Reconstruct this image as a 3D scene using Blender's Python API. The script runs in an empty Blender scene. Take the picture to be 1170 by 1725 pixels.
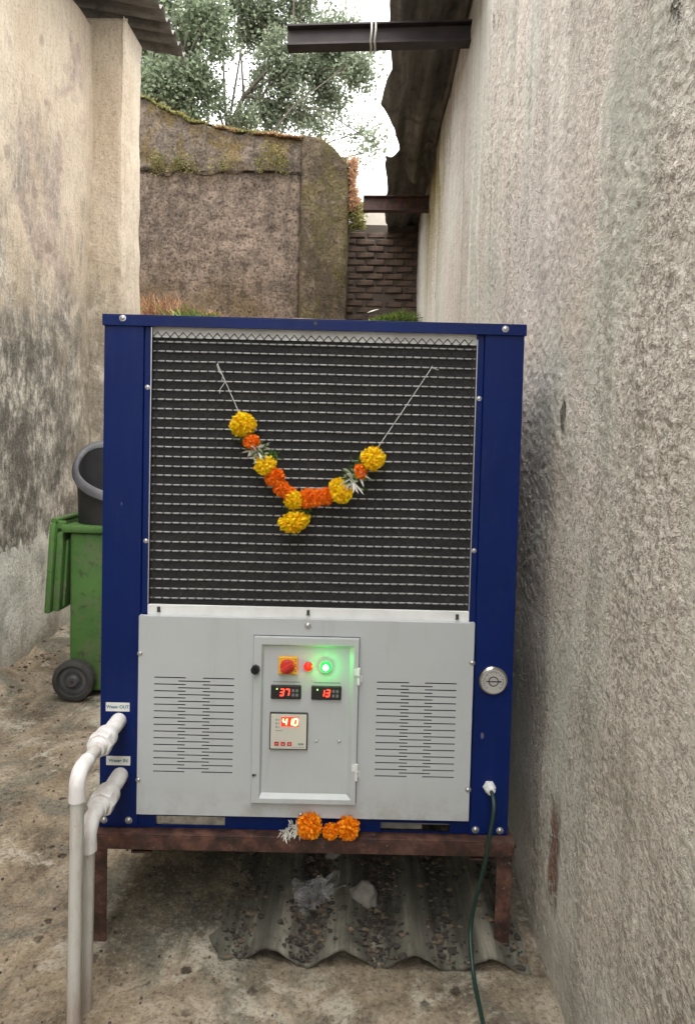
import bpy, bmesh, math, random
from math import sin, cos, pi, radians
from mathutils import Vector, Matrix, noise as mnoise

random.seed(7)
S = bpy.context.scene
COL = S.collection

# ------------------------------------------------------------------ camera
def cam_basis(yaw, pitch, roll):
    fw = Vector((sin(yaw) * cos(pitch), cos(yaw) * cos(pitch), sin(pitch)))
    r0 = Vector((cos(yaw), -sin(yaw), 0)); u0 = r0.cross(fw)
    return cos(roll) * r0 + sin(roll) * u0, cos(roll) * u0 - sin(roll) * r0, fw
R_, U_, F_ = cam_basis(-0.02632582, -0.03962586, 0.02463556)
cd = bpy.data.cameras.new('camera'); cam = bpy.data.objects.new('camera', cd); COL.objects.link(cam)
M = Matrix(((R_.x, U_.x, -F_.x, 0), (R_.y, U_.y, -F_.y, 0), (R_.z, U_.z, -F_.z, 1.5), (0, 0, 0, 1)))
cam.matrix_world = M
cd.sensor_fit = 'VERTICAL'; cd.sensor_height = 36; cd.lens = 1170 / 1725 * 36
cd.shift_y = -0.049; cd.clip_start = 0.05; cd.clip_end = 500
S.camera = cam

# ------------------------------------------------------------------ light
SUN_DIR = Vector((0.03, -0.22, 1.0)).normalized()          # towards the sun
w = bpy.data.worlds.new("World"); S.world = w; w.use_nodes = True
wn = w.node_tree; bgn = wn.nodes['Background']
sk = wn.nodes.new('ShaderNodeTexSky'); sk.sky_type = 'NISHITA'; sk.sun_disc = False
sk.sun_elevation = math.asin(SUN_DIR.z); sk.sun_rotation = math.atan2(SUN_DIR.x, SUN_DIR.y)
sk.dust_density = 3.0; sk.air_density = 1.2
hs = wn.nodes.new('ShaderNodeHueSaturation'); hs.inputs['Saturation'].default_value = 0.18; hs.inputs['Value'].default_value = 1.0
wn.links.new(sk.outputs[0], hs.inputs['Color'])
mx = wn.nodes.new('ShaderNodeMix'); mx.data_type = 'RGBA'; mx.inputs[0].default_value = 0.6
wn.links.new(hs.outputs[0], mx.inputs[6]); mx.inputs[7].default_value = (9.0, 9.1, 9.0, 1)   # even cloud layer
wn.links.new(mx.outputs[2], bgn.inputs['Color']); bgn.inputs['Strength'].default_value = 0.15
sd = bpy.data.lights.new('sun', 'SUN'); sun = bpy.data.objects.new('sun', sd); COL.objects.link(sun)
sd.energy = 1.5; sd.angle = radians(100); sd.color = (1, 0.95, 0.88)
sun.rotation_euler = (-SUN_DIR).to_track_quat('-Z', 'Y').to_euler()
S.view_settings.view_transform = 'Standard'; S.view_settings.look = 'None'
S.view_settings.gamma = 1; S.view_settings.use_curve_mapping = False
S.view_settings.exposure = 1.75
S.cycles.max_bounces = 8; S.cycles.transparent_max_bounces = 12

# ------------------------------------------------------------------ materials
class NT:
    def __init__(s, name):
        s.m = bpy.data.materials.new(name); s.m.use_nodes = True
        s.t = s.m.node_tree; s.n = s.t.nodes; s.b = s.n['Principled BSDF']
        s.co = s.n.new('ShaderNodeTexCoord').outputs['Object']
    def _set(s, sock, v):
        if isinstance(v, bpy.types.NodeSocket): s.t.links.new(v, sock)
        elif isinstance(v, (tuple, list)) and len(v) == 3 and sock.type == 'RGBA': sock.default_value = (*v, 1)
        else: sock.default_value = v
    def map(s, scale=(1, 1, 1), loc=(0, 0, 0), rot=(0, 0, 0)):
        n = s.n.new('ShaderNodeMapping'); s._set(n.inputs[0], s.co)
        n.inputs['Scale'].default_value = scale; n.inputs['Location'].default_value = loc; n.inputs['Rotation'].default_value = rot
        return n.outputs[0]
    def noise(s, scale=1, detail=4, rough=0.55, vec=None, dist=0):
        n = s.n.new('ShaderNodeTexNoise'); s._set(n.inputs['Vector'], vec or s.co)
        n.inputs['Scale'].default_value = scale; n.inputs['Detail'].default_value = detail
        n.inputs['Roughness'].default_value = rough; n.inputs['Distortion'].default_value = dist
        return n.outputs['Fac']
    def voro(s, scale=1, vec=None, feature='F1', out='Distance'):
        n = s.n.new('ShaderNodeTexVoronoi'); n.feature = feature; s._set(n.inputs['Vector'], vec or s.co)
        n.inputs['Scale'].default_value = scale
        return n.outputs[out]
    def specks(s, scale, share, size, vec=None, jag=0.0):      # crisp scattered pits: a share of the cells, each a ragged spot
        n = s.n.new('ShaderNodeTexVoronoi'); s._set(n.inputs['Vector'], vec or s.co); n.inputs['Scale'].default_value = scale
        sp = s.n.new('ShaderNodeSeparateColor'); s._set(sp.inputs[0], n.outputs['Color'])
        d = n.outputs['Distance']
        if jag: d = s.math('ADD', d, s.math('MULTIPLY', s.math('SUBTRACT', s.noise(scale * 1.7, 3), 0.5), jag))
        d = s.math('ADD', d, s.math('MULTIPLY', sp.outputs[1], size * 0.7))
        return s.math('MULTIPLY', s.ramp(d, [(size * 0.8, 1.0), (size * 1.25, 0.0)]), s.math('LESS_THAN', sp.outputs[0], share))
    def ramp(s, f, stops, interp='LINEAR'):
        n = s.n.new('ShaderNodeValToRGB'); s._set(n.inputs[0], f); cr = n.color_ramp; cr.interpolation = interp
        while len(cr.elements) < len(stops): cr.elements.new(0.5)
        for e, (p, c) in zip(cr.elements, stops):
            e.position = p; e.color = (c, c, c, 1) if isinstance(c, (int, float)) else (*c, 1)
        return n.outputs[0]
    def mix(s, f, a, b, mode='MIX'):
        n = s.n.new('ShaderNodeMix'); n.data_type = 'RGBA'; n.blend_type = mode
        s._set(n.inputs[0], f); s._set(n.inputs[6], a); s._set(n.inputs[7], b)
        return n.outputs[2]
    def math(s, op, a, b=0.0, clamp=False):
        n = s.n.new('ShaderNodeMath'); n.operation = op; n.use_clamp = clamp
        s._set(n.inputs[0], a); s._set(n.inputs[1], b); return n.outputs[0]
    def rng(s, v, a, b):                                   # smooth 0..1 between a and b
        n = s.n.new('ShaderNodeMapRange'); n.interpolation_type = 'SMOOTHSTEP'; s._set(n.inputs[0], v)
        n.inputs[1].default_value = a; n.inputs[2].default_value = b; return n.outputs[0]
    def xyz(s):
        n = s.n.new('ShaderNodeSeparateXYZ'); s._set(n.inputs[0], s.co); return n.outputs
    def bump(s, h, strength=0.5, dist=0.01, prev=None):
        n = s.n.new('ShaderNodeBump'); s._set(n.inputs['Height'], h); n.inputs['Strength'].default_value = strength
        n.inputs['Distance'].default_value = dist
        if prev: s._set(n.inputs['Normal'], prev)
        return n.outputs[0]
    def out(s, color=None, rough=0.8, normal=None, metal=0, spec=0.5, **kw):
        if color is not None: s._set(s.b.inputs['Base Color'], color)
        s._set(s.b.inputs['Roughness'], rough); s.b.inputs['Metallic'].default_value = metal
        s.b.inputs['Specular IOR Level'].default_value = spec
        if normal is not None: s._set(s.b.inputs['Normal'], normal)
        for k, v in kw.items(): s._set(s.b.inputs[k.replace('_', ' ')], v)
        return s.m

def simple(name, c, rough=0.6, metal=0, spec=0.5, var=0.12, vs=14, bump=0.0, bs=120):
    t = NT(name); f = t.noise(vs, 5)
    c1 = tuple(min(1, x * (1 + var)) for x in c); c0 = tuple(x * (1 - var) for x in c)
    col = t.ramp(f, [(0.3, c0), (0.7, c1)])
    nrm = t.bump(t.noise(bs, 3), bump, 0.002) if bump else None
    return t.out(col, rough, nrm, metal, spec)
def emit(name, c, strength):
    t = NT(name); return t.out((0, 0, 0), 0.4, Emission_Color=c, Emission_Strength=strength)

def mat_right_wall():
    t = NT('rough_plaster_grey'); X, Y, Z = t.xyz()
    big = t.noise(1.1, 5, 0.6, t.map((1, 1, 0.6))); med = t.noise(5, 6, 0.65)
    # two skins: pinkish grainy render where the surface has worn, grey-green smooth where it has not
    pk = t.noise(1.7, 7, 0.68, t.map((1, 1.2, 0.5), (5, 2, 1)), 0.5)
    worn = t.ramp(pk, [(0.44, 0.0), (0.54, 1.0)])
    base = t.mix(worn, t.ramp(med, [(0.3, (0.50, 0.50, 0.455)), (0.7, (0.62, 0.615, 0.56))]), t.ramp(med, [(0.3, (0.52, 0.465, 0.42)), (0.7, (0.67, 0.60, 0.545))]))
    base = t.mix(t.ramp(big, [(0.42, 0.0), (0.66, 0.5)]), base, (0.43, 0.42, 0.38))
    st = t.noise(1, 6, 0.65, t.map((12, 12, 0.5)))
    hi = t.math('ADD', t.math('MULTIPLY', t.rng(Z, 0.6, 3.0), 0.75), 0.1)
    base = t.mix(t.math('MULTIPLY', t.ramp(st, [(0.50, 0.0), (0.62, 0.9)]), hi), base, (0.70, 0.675, 0.615))
    st2 = t.noise(1, 6, 0.65, t.map((8, 8, 0.35), (3, 1, 7)))
    base = t.mix(t.ramp(st2, [(0.53, 0.0), (0.64, 0.5)]), base, (0.30, 0.285, 0.25))
    st3 = t.noise(1, 5, 0.7, t.map((30, 30, 1.4), (1, 9, 2)))
    base = t.mix(t.math('MULTIPLY', t.ramp(st3, [(0.56, 0.0), (0.70, 0.5)]), t.rng(Y, 1.8, 3.2)), base, (0.27, 0.25, 0.22))
    clus = t.noise(2.2, 7, 0.75, t.map((1, 1, 0.55), (4, 4, 1)), 0.8)
    base = t.mix(t.ramp(clus, [(0.55, 0.0), (0.64, 0.3)]), base, (0.29, 0.27, 0.235))
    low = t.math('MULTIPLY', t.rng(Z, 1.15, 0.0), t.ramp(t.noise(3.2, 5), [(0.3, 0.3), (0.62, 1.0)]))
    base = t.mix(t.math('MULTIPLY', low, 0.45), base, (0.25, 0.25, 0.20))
    al = t.math('MULTIPLY', t.rng(Z, 2.2, 3.7), t.math('MULTIPLY', t.rng(Y, 5.2, 5.9), t.rng(Y, 7.6, 6.8)))
    al = t.math('MULTIPLY', al, t.ramp(t.noise(1, 4, 0.6, t.map((5, 5, 0.5), (1, 0, 0))), [(0.30, 0.2), (0.46, 1.0)]))
    base = t.mix(al, base, (0.20, 0.155, 0.05))
    sp = t.math('MULTIPLY', t.math('MULTIPLY', t.rng(Y, 1.83, 1.87), t.rng(Y, 1.96, 1.91)), t.math('MULTIPLY', t.rng(Z, 0.17, 0.26), t.rng(Z, 0.54, 0.42)))
    sp = t.math('MULTIPLY', sp, t.ramp(t.noise(16, 5, 0.7), [(0.42, 0), (0.5, 1)]))
    base = t.mix(sp, base, (0.20, 0.10, 0.075))
    # an older smooth grey-green repair patch with a hard vertical edge
    pt = t.math('MULTIPLY', t.math('MULTIPLY', t.rng(Y, 1.722, 1.708), t.rng(Y, 1.30, 1.50)), t.math('MULTIPLY', t.rng(Z, 1.72, 2.0), t.rng(Z, 2.55, 2.2)))
    pt = t.math('MULTIPLY', pt, t.ramp(t.noise(4, 6, 0.7, t.map((1, 1, 1), (2, 0, 6))), [(0.38, 0.1), (0.5, 1.0)]))
    base = t.mix(t.math('MULTIPLY', pt, 0.75), base, (0.36, 0.37, 0.325))
    hole = t.voro(2.1, t.map((1, 1, 0.6), (0.3, 0.1, 0)))
    hole = t.ramp(t.math('ADD', hole, t.math('MULTIPLY', t.math('SUBTRACT', t.noise(30, 3), 0.5), 0.12)), [(0.045, 1.0), (0.07, 0.0)])
    base = t.mix(t.math('MULTIPLY', hole, 0.85), base, (0.06, 0.05, 0.04))
    g1 = t.noise(62, 5, 0.72, None, 0.3); g3 = t.noise(22, 6, 0.7)
    rgh = t.math('ADD', t.math('MULTIPLY', worn, 0.5), 0.5)
    sm = t.ramp(t.noise(1.5, 4, 0.5, t.map((1, 1, 0.5), (9, 4, 2))), [(0.40, 0.35), (0.55, 1.0)])
    rgh = t.math('MULTIPLY', rgh, sm)
    vw = t.map((1, 0.72, 1.0))
    rgh = t.math('MULTIPLY', rgh, t.math('SUBTRACT', 1.0, t.math('MULTIPLY', pt, 0.6)))
    na = t.noise(62, 3, 0.6, t.map((1, 0.7, 0.9)), 0.4); nb_ = t.noise(115, 2.5, 0.6, t.map((1, 0.8, 1), (3, 3, 3)), 0.3); nc = t.noise(31, 4, 0.65, t.map((1, 0.7, 0.8), (8, 1, 2)), 0.5)
    near = t.rng(Y, 3.2, 1.6)
    tips = t.math('MAXIMUM', t.ramp(na, [(0.54, 0.0), (0.62, 1.0)]), t.math('MULTIPLY', t.ramp(nb_, [(0.55, 0.0), (0.62, 1.0)]), near))
    tips = t.math('MULTIPLY', tips, rgh)
    base = t.mix(t.math('MULTIPLY', tips, 0.55), base, (0.74, 0.70, 0.635))
    pits = t.math('MAXIMUM', t.ramp(na, [(0.375, 1.0), (0.42, 0.0)]), t.math('MULTIPLY', t.ramp(nb_, [(0.39, 1.0), (0.45, 0.0)]), near))
    pits = t.math('MAXIMUM', pits, t.ramp(nc, [(0.35, 1.0), (0.39, 0.0)]))
    pits = t.math('MAXIMUM', pits, t.math('MULTIPLY', t.specks(26, 0.05, 0.30, vw, 0.9), 0.9))
    pits = t.math('MULTIPLY', pits, rgh)
    base = t.mix(t.math('MULTIPLY', pits, 0.62), base, (0.165, 0.147, 0.123))
    base = t.mix(t.math('MULTIPLY', t.ramp(g1, [(0.40, 0.3), (0.5, 0.0)]), rgh), base, (0.2, 0.185, 0.16))
    h = t.math('ADD', t.math('SUBTRACT', t.math('MULTIPLY', g1, 0.5), pits), t.math('MULTIPLY', tips, 0.7))
    nr = t.bump(h, 0.6, 0.005); nr = t.bump(g3, 0.35, 0.015, nr)
    nr = t.bump(t.math('SUBTRACT', 0.0, t.math('ADD', sp, hole)), 0.8, 0.02, nr)
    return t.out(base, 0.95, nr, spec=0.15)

def mat_left_wall():
    t = NT('stained_cream_plaster'); X, Y, Z = t.xyz()
    big = t.noise(1.1, 5, 0.6, t.map((1, 1, 0.6)))
    base = t.ramp(big, [(0.32, (0.50, 0.405, 0.295)), (0.5, (0.60, 0.51, 0.40)), (0.7, (0.65, 0.575, 0.47))])
    fine = t.noise(1, 7, 0.75, t.map((34, 34, 7)))
    base = t.mix(t.ramp(fine, [(0.46, 0.0), (0.66, 0.5)]), base, (0.37, 0.295, 0.215))
    base = t.mix(t.ramp(t.noise(1, 5, 0.7, t.map((9, 9, 1.2), (8, 0, 1))), [(0.54, 0.0), (0.68, 0.5)]), base, (0.42, 0.345, 0.26))
    pk = t.noise(1.7, 6, 0.68, t.map((1, 1, 0.7), (2, 7, 3)), 0.6)
    base = t.mix(t.math('MULTIPLY', t.ramp(pk, [(0.50, 0.0), (0.58, 0.75)]), t.rng(Y, 5.28, 5.0)), base, t.ramp(t.noise(14, 6, 0.75), [(0.38, (0.24, 0.18, 0.155)), (0.6, (0.46, 0.36, 0.31))]))
    base = t.mix(t.math('MULTIPLY', t.specks(5, 0.3, 0.22, t.map((1, 1, 0.8)), 0.5), 0.5), base, (0.20, 0.165, 0.13))
    gy = t.noise(2.6, 6, 0.7, t.map((1, 1, 0.6), (6, 1, 9)), 0.5)
    base = t.mix(t.math('MULTIPLY', t.ramp(gy, [(0.51, 0.0), (0.59, 0.8)]), t.rng(Z, 3.9, 2.6)), base, t.ramp(t.noise(1, 6, 0.75, t.map((26, 26, 9))), [(0.4, (0.15, 0.14, 0.12)), (0.6, (0.46, 0.42, 0.35))]))
    # black mould band, patchy and streaky
    n1 = t.noise(1, 7, 0.72, t.map((10, 10, 1.9), (4, 0, 0))); n2 = t.noise(1.8, 6, 0.65)
    zz = t.math('ADD', Z, t.math('MULTIPLY', t.math('SUBTRACT', n1, 0.5), 1.5))
    zz = t.math('ADD', zz, t.math('MULTIPLY', t.math('SUBTRACT', n2, 0.5), 2.0))
    top = t.rng(zz, 2.95, 1.75)
    right = t.math('ADD', t.math('MULTIPLY', t.rng(Y, 5.4, 4.6), 0.35), 0.65)
    mould = t.math('MULTIPLY', top, right)
    mn = t.math('ADD', t.math('MULTIPLY', t.noise(1, 7, 0.75, t.map((24, 24, 11))), 0.5), t.math('MULTIPLY', t.noise(4.5, 6, 0.7), 0.5))
    mcol = t.ramp(mn, [(0.43, (0.075, 0.073, 0.064)), (0.49, (0.165, 0.156, 0.136)), (0.54, (0.31, 0.29, 0.25)), (0.60, (0.58, 0.545, 0.475))])
    base = t.mix(t.math('MULTIPLY', mould, 0.92), base, mcol)
    edge = t.math('ADD', Z, t.math('MULTIPLY', t.math('SUBTRACT', t.noise(1, 5, 0.7, t.map((5, 5, 2.2), (0, 3, 0))), 0.5), 0.75))
    fr = t.rng(edge, 0.80, 0.775)
    fcol = t.ramp(t.noise(5, 6, 0.65), [(0.3, (0.42, 0.41, 0.355)), (0.5, (0.60, 0.59, 0.52)), (0.7, (0.68, 0.665, 0.60))])
    fcol = t.mix(t.ramp(t.noise(1, 6, 0.7, t.map((6, 6, 2.5), (1, 1, 4))), [(0.5, 0.0), (0.64, 0.65)]), fcol, (0.25, 0.24, 0.205))
    base = t.mix(fr, base, fcol)
    base = t.mix(t.math('MULTIPLY', t.rng(Z, 0.30, 0.0), t.ramp(n2, [(0.35, 0.4), (0.6, 1.0)])), base, (0.23, 0.20, 0.15))
    g = t.noise(60, 6, 0.75); g3 = t.noise(9, 5, 0.65)
    base = t.mix(t.ramp(g, [(0.36, 0.5), (0.47, 0.0)]), base, (0.19, 0.16, 0.125))
    base = t.mix(t.ramp(g, [(0.55, 0.0), (0.68, 0.35)]), base, (0.72, 0.65, 0.54))
    nr = t.bump(g, 0.7, 0.009); nr = t.bump(g3, 0.5, 0.03, nr)
    nr = t.bump(fr, 0.6, 0.008, nr)
    return t.out(base, 0.93, nr, spec=0.15)

def mat_back_wall():
    t = NT('weathered_brown_render'); X, Y, Z = t.xyz()
    big = t.noise(1.3, 6, 0.65, t.map((1, 1, 0.8)), 0.5); med = t.noise(9, 7, 0.75)
    base = t.ramp(med, [(0.32, (0.075, 0.055, 0.042)), (0.5, (0.19, 0.145, 0.115)), (0.66, (0.33, 0.255, 0.195))])
    base = t.mix(t.math('MULTIPLY', t.ramp(big, [(0.46, 0.0), (0.58, 0.85)]), t.ramp(med, [(0.4, 0.2), (0.55, 1.0)])), base, (0.36, 0.27, 0.205))
    base = t.mix(t.ramp(t.noise(1.0, 5, 0.65, t.map((1, 1, 1), (3, 8, 5))), [(0.47, 0.0), (0.62, 0.65)]), base, (0.085, 0.07, 0.058))
    up = t.rng(t.math('ADD', Z, t.math('MULTIPLY', t.math('SUBTRACT', big, 0.5), 0.25)), 4.33, 4.5)
    base = t.mix(t.math('MULTIPLY', up, 0.6), base, (0.115, 0.098, 0.08))
    ms = t.math('MULTIPLY', t.rng(Z, 4.2, 4.7), t.ramp(t.noise(4, 6, 0.7, t.map((1, 1, 0.7), (2, 2, 2))), [(0.48, 0.0), (0.57, 0.8)]))
    base = t.mix(ms, base, (0.15, 0.105, 0.035))
    ml = t.math('MULTIPLY', t.rng(Z, 3.6, 2.8), t.ramp(t.noise(2.4, 6, 0.7), [(0.42, 0.0), (0.58, 0.75)]))
    base = t.mix(ml, base, (0.15, 0.105, 0.05))
    st = t.noise(1, 6, 0.7, t.map((7, 7, 0.7)))
    base = t.mix(t.ramp(st, [(0.52, 0.0), (0.66, 0.7)]), base, (0.085, 0.068, 0.055))
    g = t.noise(34, 6, 0.78)
    base = t.mix(t.ramp(g, [(0.40, 0.85), (0.48, 0.0)]), base, (0.04, 0.032, 0.026))
    base = t.mix(t.ramp(g, [(0.55, 0.0), (0.66, 0.4)]), base, (0.44, 0.36, 0.30))
    nr = t.bump(g, 0.9, 0.03); nr = t.bump(med, 0.7, 0.05, nr)
    return t.out(base, 0.97, nr, spec=0.1)

def mat_pillar():
    t = NT('mossy_render'); X, Y, Z = t.xyz()
    med = t.noise(9, 7, 0.75)
    base = t.ramp(med, [(0.32, (0.085, 0.065, 0.045)), (0.5, (0.19, 0.145, 0.10)), (0.66, (0.33, 0.26, 0.185))])
    base = t.mix(t.ramp(t.noise(1.8, 6, 0.7, t.map((1.5, 1, 0.7), (5, 5, 0)), 0.6), [(0.46, 0.0), (0.56, 0.7)]), base, (0.07, 0.055, 0.04))
    ms = t.ramp(t.noise(2.6, 7, 0.72, t.map((1, 1, 0.5)), 0.6), [(0.47, 0.0), (0.57, 0.75)])
    base = t.mix(ms, base, t.ramp(t.noise(20, 5, 0.7), [(0.35, (0.085, 0.075, 0.03)), (0.65, (0.19, 0.155, 0.06))]))
    g = t.noise(36, 6, 0.78)
    base = t.mix(t.ramp(g, [(0.38, 0.75), (0.48, 0.0)]), base, (0.04, 0.034, 0.022))
    nr = t.bump(g, 0.9, 0.03); nr = t.bump(med, 0.6, 0.05, nr)
    return t.out(base, 0.97, nr, spec=0.1)

def mat_ground():
    t = NT('worn_concrete_ground'); X, Y, Z = t.xyz()
    big = t.noise(1.4, 6, 0.65, None, 0.5); med = t.noise(5, 7, 0.72, t.map((1, 0.7, 1)), 0.5)
    base = t.ramp(med, [(0.36, (0.095, 0.076, 0.056)), (0.5, (0.23, 0.19, 0.14)), (0.62, (0.39, 0.34, 0.27))])
    base = t.mix(t.ramp(big, [(0.42, 0.0), (0.58, 0.8)]), base, t.ramp(med, [(0.38, (0.13, 0.098, 0.065)), (0.62, (0.29, 0.225, 0.15))]))
    gr = t.ramp(t.noise(2.6, 7, 0.7, t.map((1, 1, 1), (4, 1, 0)), 0.8), [(0.5, 0.0), (0.60, 0.75)])
    base = t.mix(gr, base, (0.12, 0.118, 0.095))
    wh = t.ramp(t.noise(3.3, 8, 0.78, t.map((1, 1, 1), (7, 3, 0)), 0.4), [(0.54, 0.0), (0.62, 0.75)])
    base = t.mix(wh, base, (0.45, 0.415, 0.34))
    sv = t.math('ADD', t.voro(11, None, 'F1'), t.math('MULTIPLY', t.math('SUBTRACT', t.noise(45, 4), 0.5), 0.25))
    sp = t.ramp(sv, [(0.13, 1.0), (0.19, 0.0)])
    sp = t.math('MULTIPLY', sp, t.ramp(t.noise(3, 3), [(0.45, 0.0), (0.55, 1.0)]))
    base = t.mix(t.math('MULTIPLY', sp, 0.85), base, (0.028, 0.020, 0.015))
    moss_shade = t.math('MULTIPLY', t.rng(Y, 1.7, 2.1), t.math('MULTIPLY', t.rng(X, -0.95, -0.7), t.ramp(t.noise(3.2, 6, 0.7, t.map((1, 1, 1), (2, 8, 0))), [(0.42, 0.1), (0.58, 0.9)])))
    base = t.mix(moss_shade, base, (0.055, 0.054, 0.043))                         # mossy ground, with shade under the cabinet painted in
    g = t.noise(75, 6, 0.75)
    base = t.mix(t.ramp(g, [(0.38, 0.6), (0.48, 0.0)]), base, (0.045, 0.035, 0.025))
    base = t.mix(t.ramp(g, [(0.55, 0.0), (0.68, 0.4)]), base, (0.45, 0.40, 0.32))
    nr = t.bump(g, 0.7, 0.008); nr = t.bump(med, 0.7, 0.03, nr); nr = t.bump(t.math('SUBTRACT', 0, sp), 0.6, 0.01, nr)
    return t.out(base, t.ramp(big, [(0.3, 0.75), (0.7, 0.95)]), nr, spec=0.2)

def mat_blue():
    t = NT('blue_powder_coat')
    c = t.ramp(t.noise(3, 4), [(0.3, (0.0003, 0.0085, 0.072)), (0.7, (0.0006, 0.0115, 0.094))])
    dust = t.math('MULTIPLY', t.ramp(t.noise(1, 7, 0.75, t.map((30, 30, 6))), [(0.50, 0.0), (0.75, 0.07)]), t.ramp(t.noise(2.5, 4), [(0.4, 0.2), (0.65, 1.0)]))
    c = t.mix(dust, c, (0.16, 0.17, 0.20))
    c = t.mix(t.math('MULTIPLY', t.specks(18, 0.12, 0.07, t.map((1, 1, 0.5)), 0.15), 0.35), c, (0.3, 0.3, 0.3))
    return t.out(c, t.ramp(t.noise(9, 4), [(0.3, 0.36), (0.7, 0.48)]), t.bump(t.noise(350, 2), 0.06, 0.001, t.bump(t.noise(4, 2), 0.25, 0.006)), spec=0.2)
def mat_panel():
    t = NT('grey_powder_coat'); X, Y, Z = t.xyz()
    c = t.ramp(t.noise(2.5, 4), [(0.3, (0.385, 0.407, 0.42)), (0.7, (0.415, 0.438, 0.45))])
    c = t.mix(t.ramp(t.noise(1, 5, 0.6, t.map((25, 25, 3))), [(0.56, 0.0), (0.72, 0.22)]), c, (0.27, 0.26, 0.24))
    c = t.mix(t.math('MULTIPLY', t.rng(Z, 0.16, 0.05), t.ramp(t.noise(14, 6, 0.7), [(0.45, 0.0), (0.6, 0.35)])), c, (0.22, 0.19, 0.15))
    c = t.mix(t.math('MULTIPLY', t.specks(26, 0.08, 0.08, None, 0.2), 0.4), c, (0.2, 0.18, 0.16))
    return t.out(c, 0.42, t.bump(t.noise(300, 2), 0.08, 0.001, t.bump(t.noise(3.5, 2), 0.25, 0.006)), spec=0.4)
def mat_rust():
    t = NT('rusty_red_oxide_steel'); n = t.noise(18, 6, 0.7); b = t.noise(5, 5, 0.6)
    c = t.ramp(n, [(0.36, (0.016, 0.010, 0.009)), (0.5, (0.050, 0.022, 0.017)), (0.64, (0.105, 0.05, 0.036))])
    c = t.mix(t.ramp(b, [(0.52, 0.0), (0.7, 0.7)]), c, (0.05, 0.035, 0.03))
    c = t.mix(t.ramp(t.noise(60, 5, 0.7), [(0.62, 0.0), (0.75, 0.6)]), c, (0.30, 0.24, 0.2))
    return t.out(c, t.ramp(n, [(0.3, 0.5), (0.7, 0.85)]), t.bump(n, 0.4, 0.004), spec=0.35)
def mat_asbestos(name, a, b, c3, mp=(3, 14, 3)):
    t = NT(name); n = t.noise(1, 6, 0.65, t.map(mp)); m = t.noise(8, 6, 0.65)
    c = t.ramp(n, [(0.3, a), (0.52, b), (0.72, c3)])
    c = t.mix(t.ramp(m, [(0.5, 0.0), (0.68, 0.6)]), c, tuple(x * 0.45 for x in a))
    return t.out(c, 0.9, t.bump(m, 0.4, 0.006), spec=0.2)
def mat_leaf(name, a, b):
    t = NT(name); oi = t.n.new('ShaderNodeNewGeometry')
    c = t.ramp(oi.outputs['Random Per Island'], [(0.0, a), (0.6, b), (1.0, tuple(min(1, x * 1.7) for x in b))])
    m = t.out(c, 0.55, spec=0.3)
    tr = t.n.new('ShaderNodeBsdfTranslucent'); t._set(tr.inputs[0], c)
    ms = t.n.new('ShaderNodeMixShader'); ms.inputs[0].default_value = 0.4
    o = t.n['Material Output']; t.t.links.new(t.b.outputs[0], ms.inputs[1]); t.t.links.new(tr.outputs[0], ms.inputs[2]); t.t.links.new(ms.outputs[0], o.inputs[0])
    return m
def mat_green_plastic():
    t = NT('scuffed_green_plastic')
    c = t.ramp(t.noise(3, 5), [(0.3, (0.045, 0.12, 0.028)), (0.7, (0.085, 0.19, 0.045))])
    c = t.mix(t.ramp(t.noise(7, 6, 0.7), [(0.48, 0.0), (0.62, 0.65)]), c, (0.12, 0.145, 0.08))
    c = t.mix(t.ramp(t.noise(22, 6, 0.7), [(0.56, 0.0), (0.64, 0.6)]), c, (0.045, 0.045, 0.025))
    return t.out(c, 0.55, t.bump(t.noise(30, 5), 0.15, 0.004), spec=0.4)
def mat_bag():
    t = NT('clear_plastic_film')
    m = t.out((0.6, 0.6, 0.62), 0.15, t.bump(t.noise(24, 2), 0.3, 0.006), spec=0.8)
    tr = t.n.new('ShaderNodeBsdfTransparent'); ms = t.n.new('ShaderNodeMixShader')
    t._set(ms.inputs[0], t.ramp(t.noise(18, 4), [(0.35, 0.06), (0.65, 0.40)]))
    o = t.n['Material Output']; t.t.links.new(tr.outputs[0], ms.inputs[1]); t.t.links.new(t.b.outputs[0], ms.inputs[2]); t.t.links.new(ms.outputs[0], o.inputs[0])
    return m
def mat_coil():
    t = NT('coil_fins'); X, Y, Z = t.xyz()
    wv = t.n.new('ShaderNodeTexWave'); wv.bands_direction = 'X'; t._set(wv.inputs[0], t.co); wv.inputs['Scale'].default_value = 95
    wv.inputs['Distortion'].default_value = 0.6
    c = t.mix(wv.outputs['Fac'], (0.030, 0.030, 0.031), (0.085, 0.085, 0.087))
    c = t.mix(t.ramp(t.noise(30, 5, 0.7), [(0.48, 0.0), (0.68, 0.6)]), c, (0.10, 0.097, 0.092))
    return t.out(c, 0.7, t.bump(wv.outputs['Fac'], 0.8, 0.003), spec=0.2)

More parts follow.
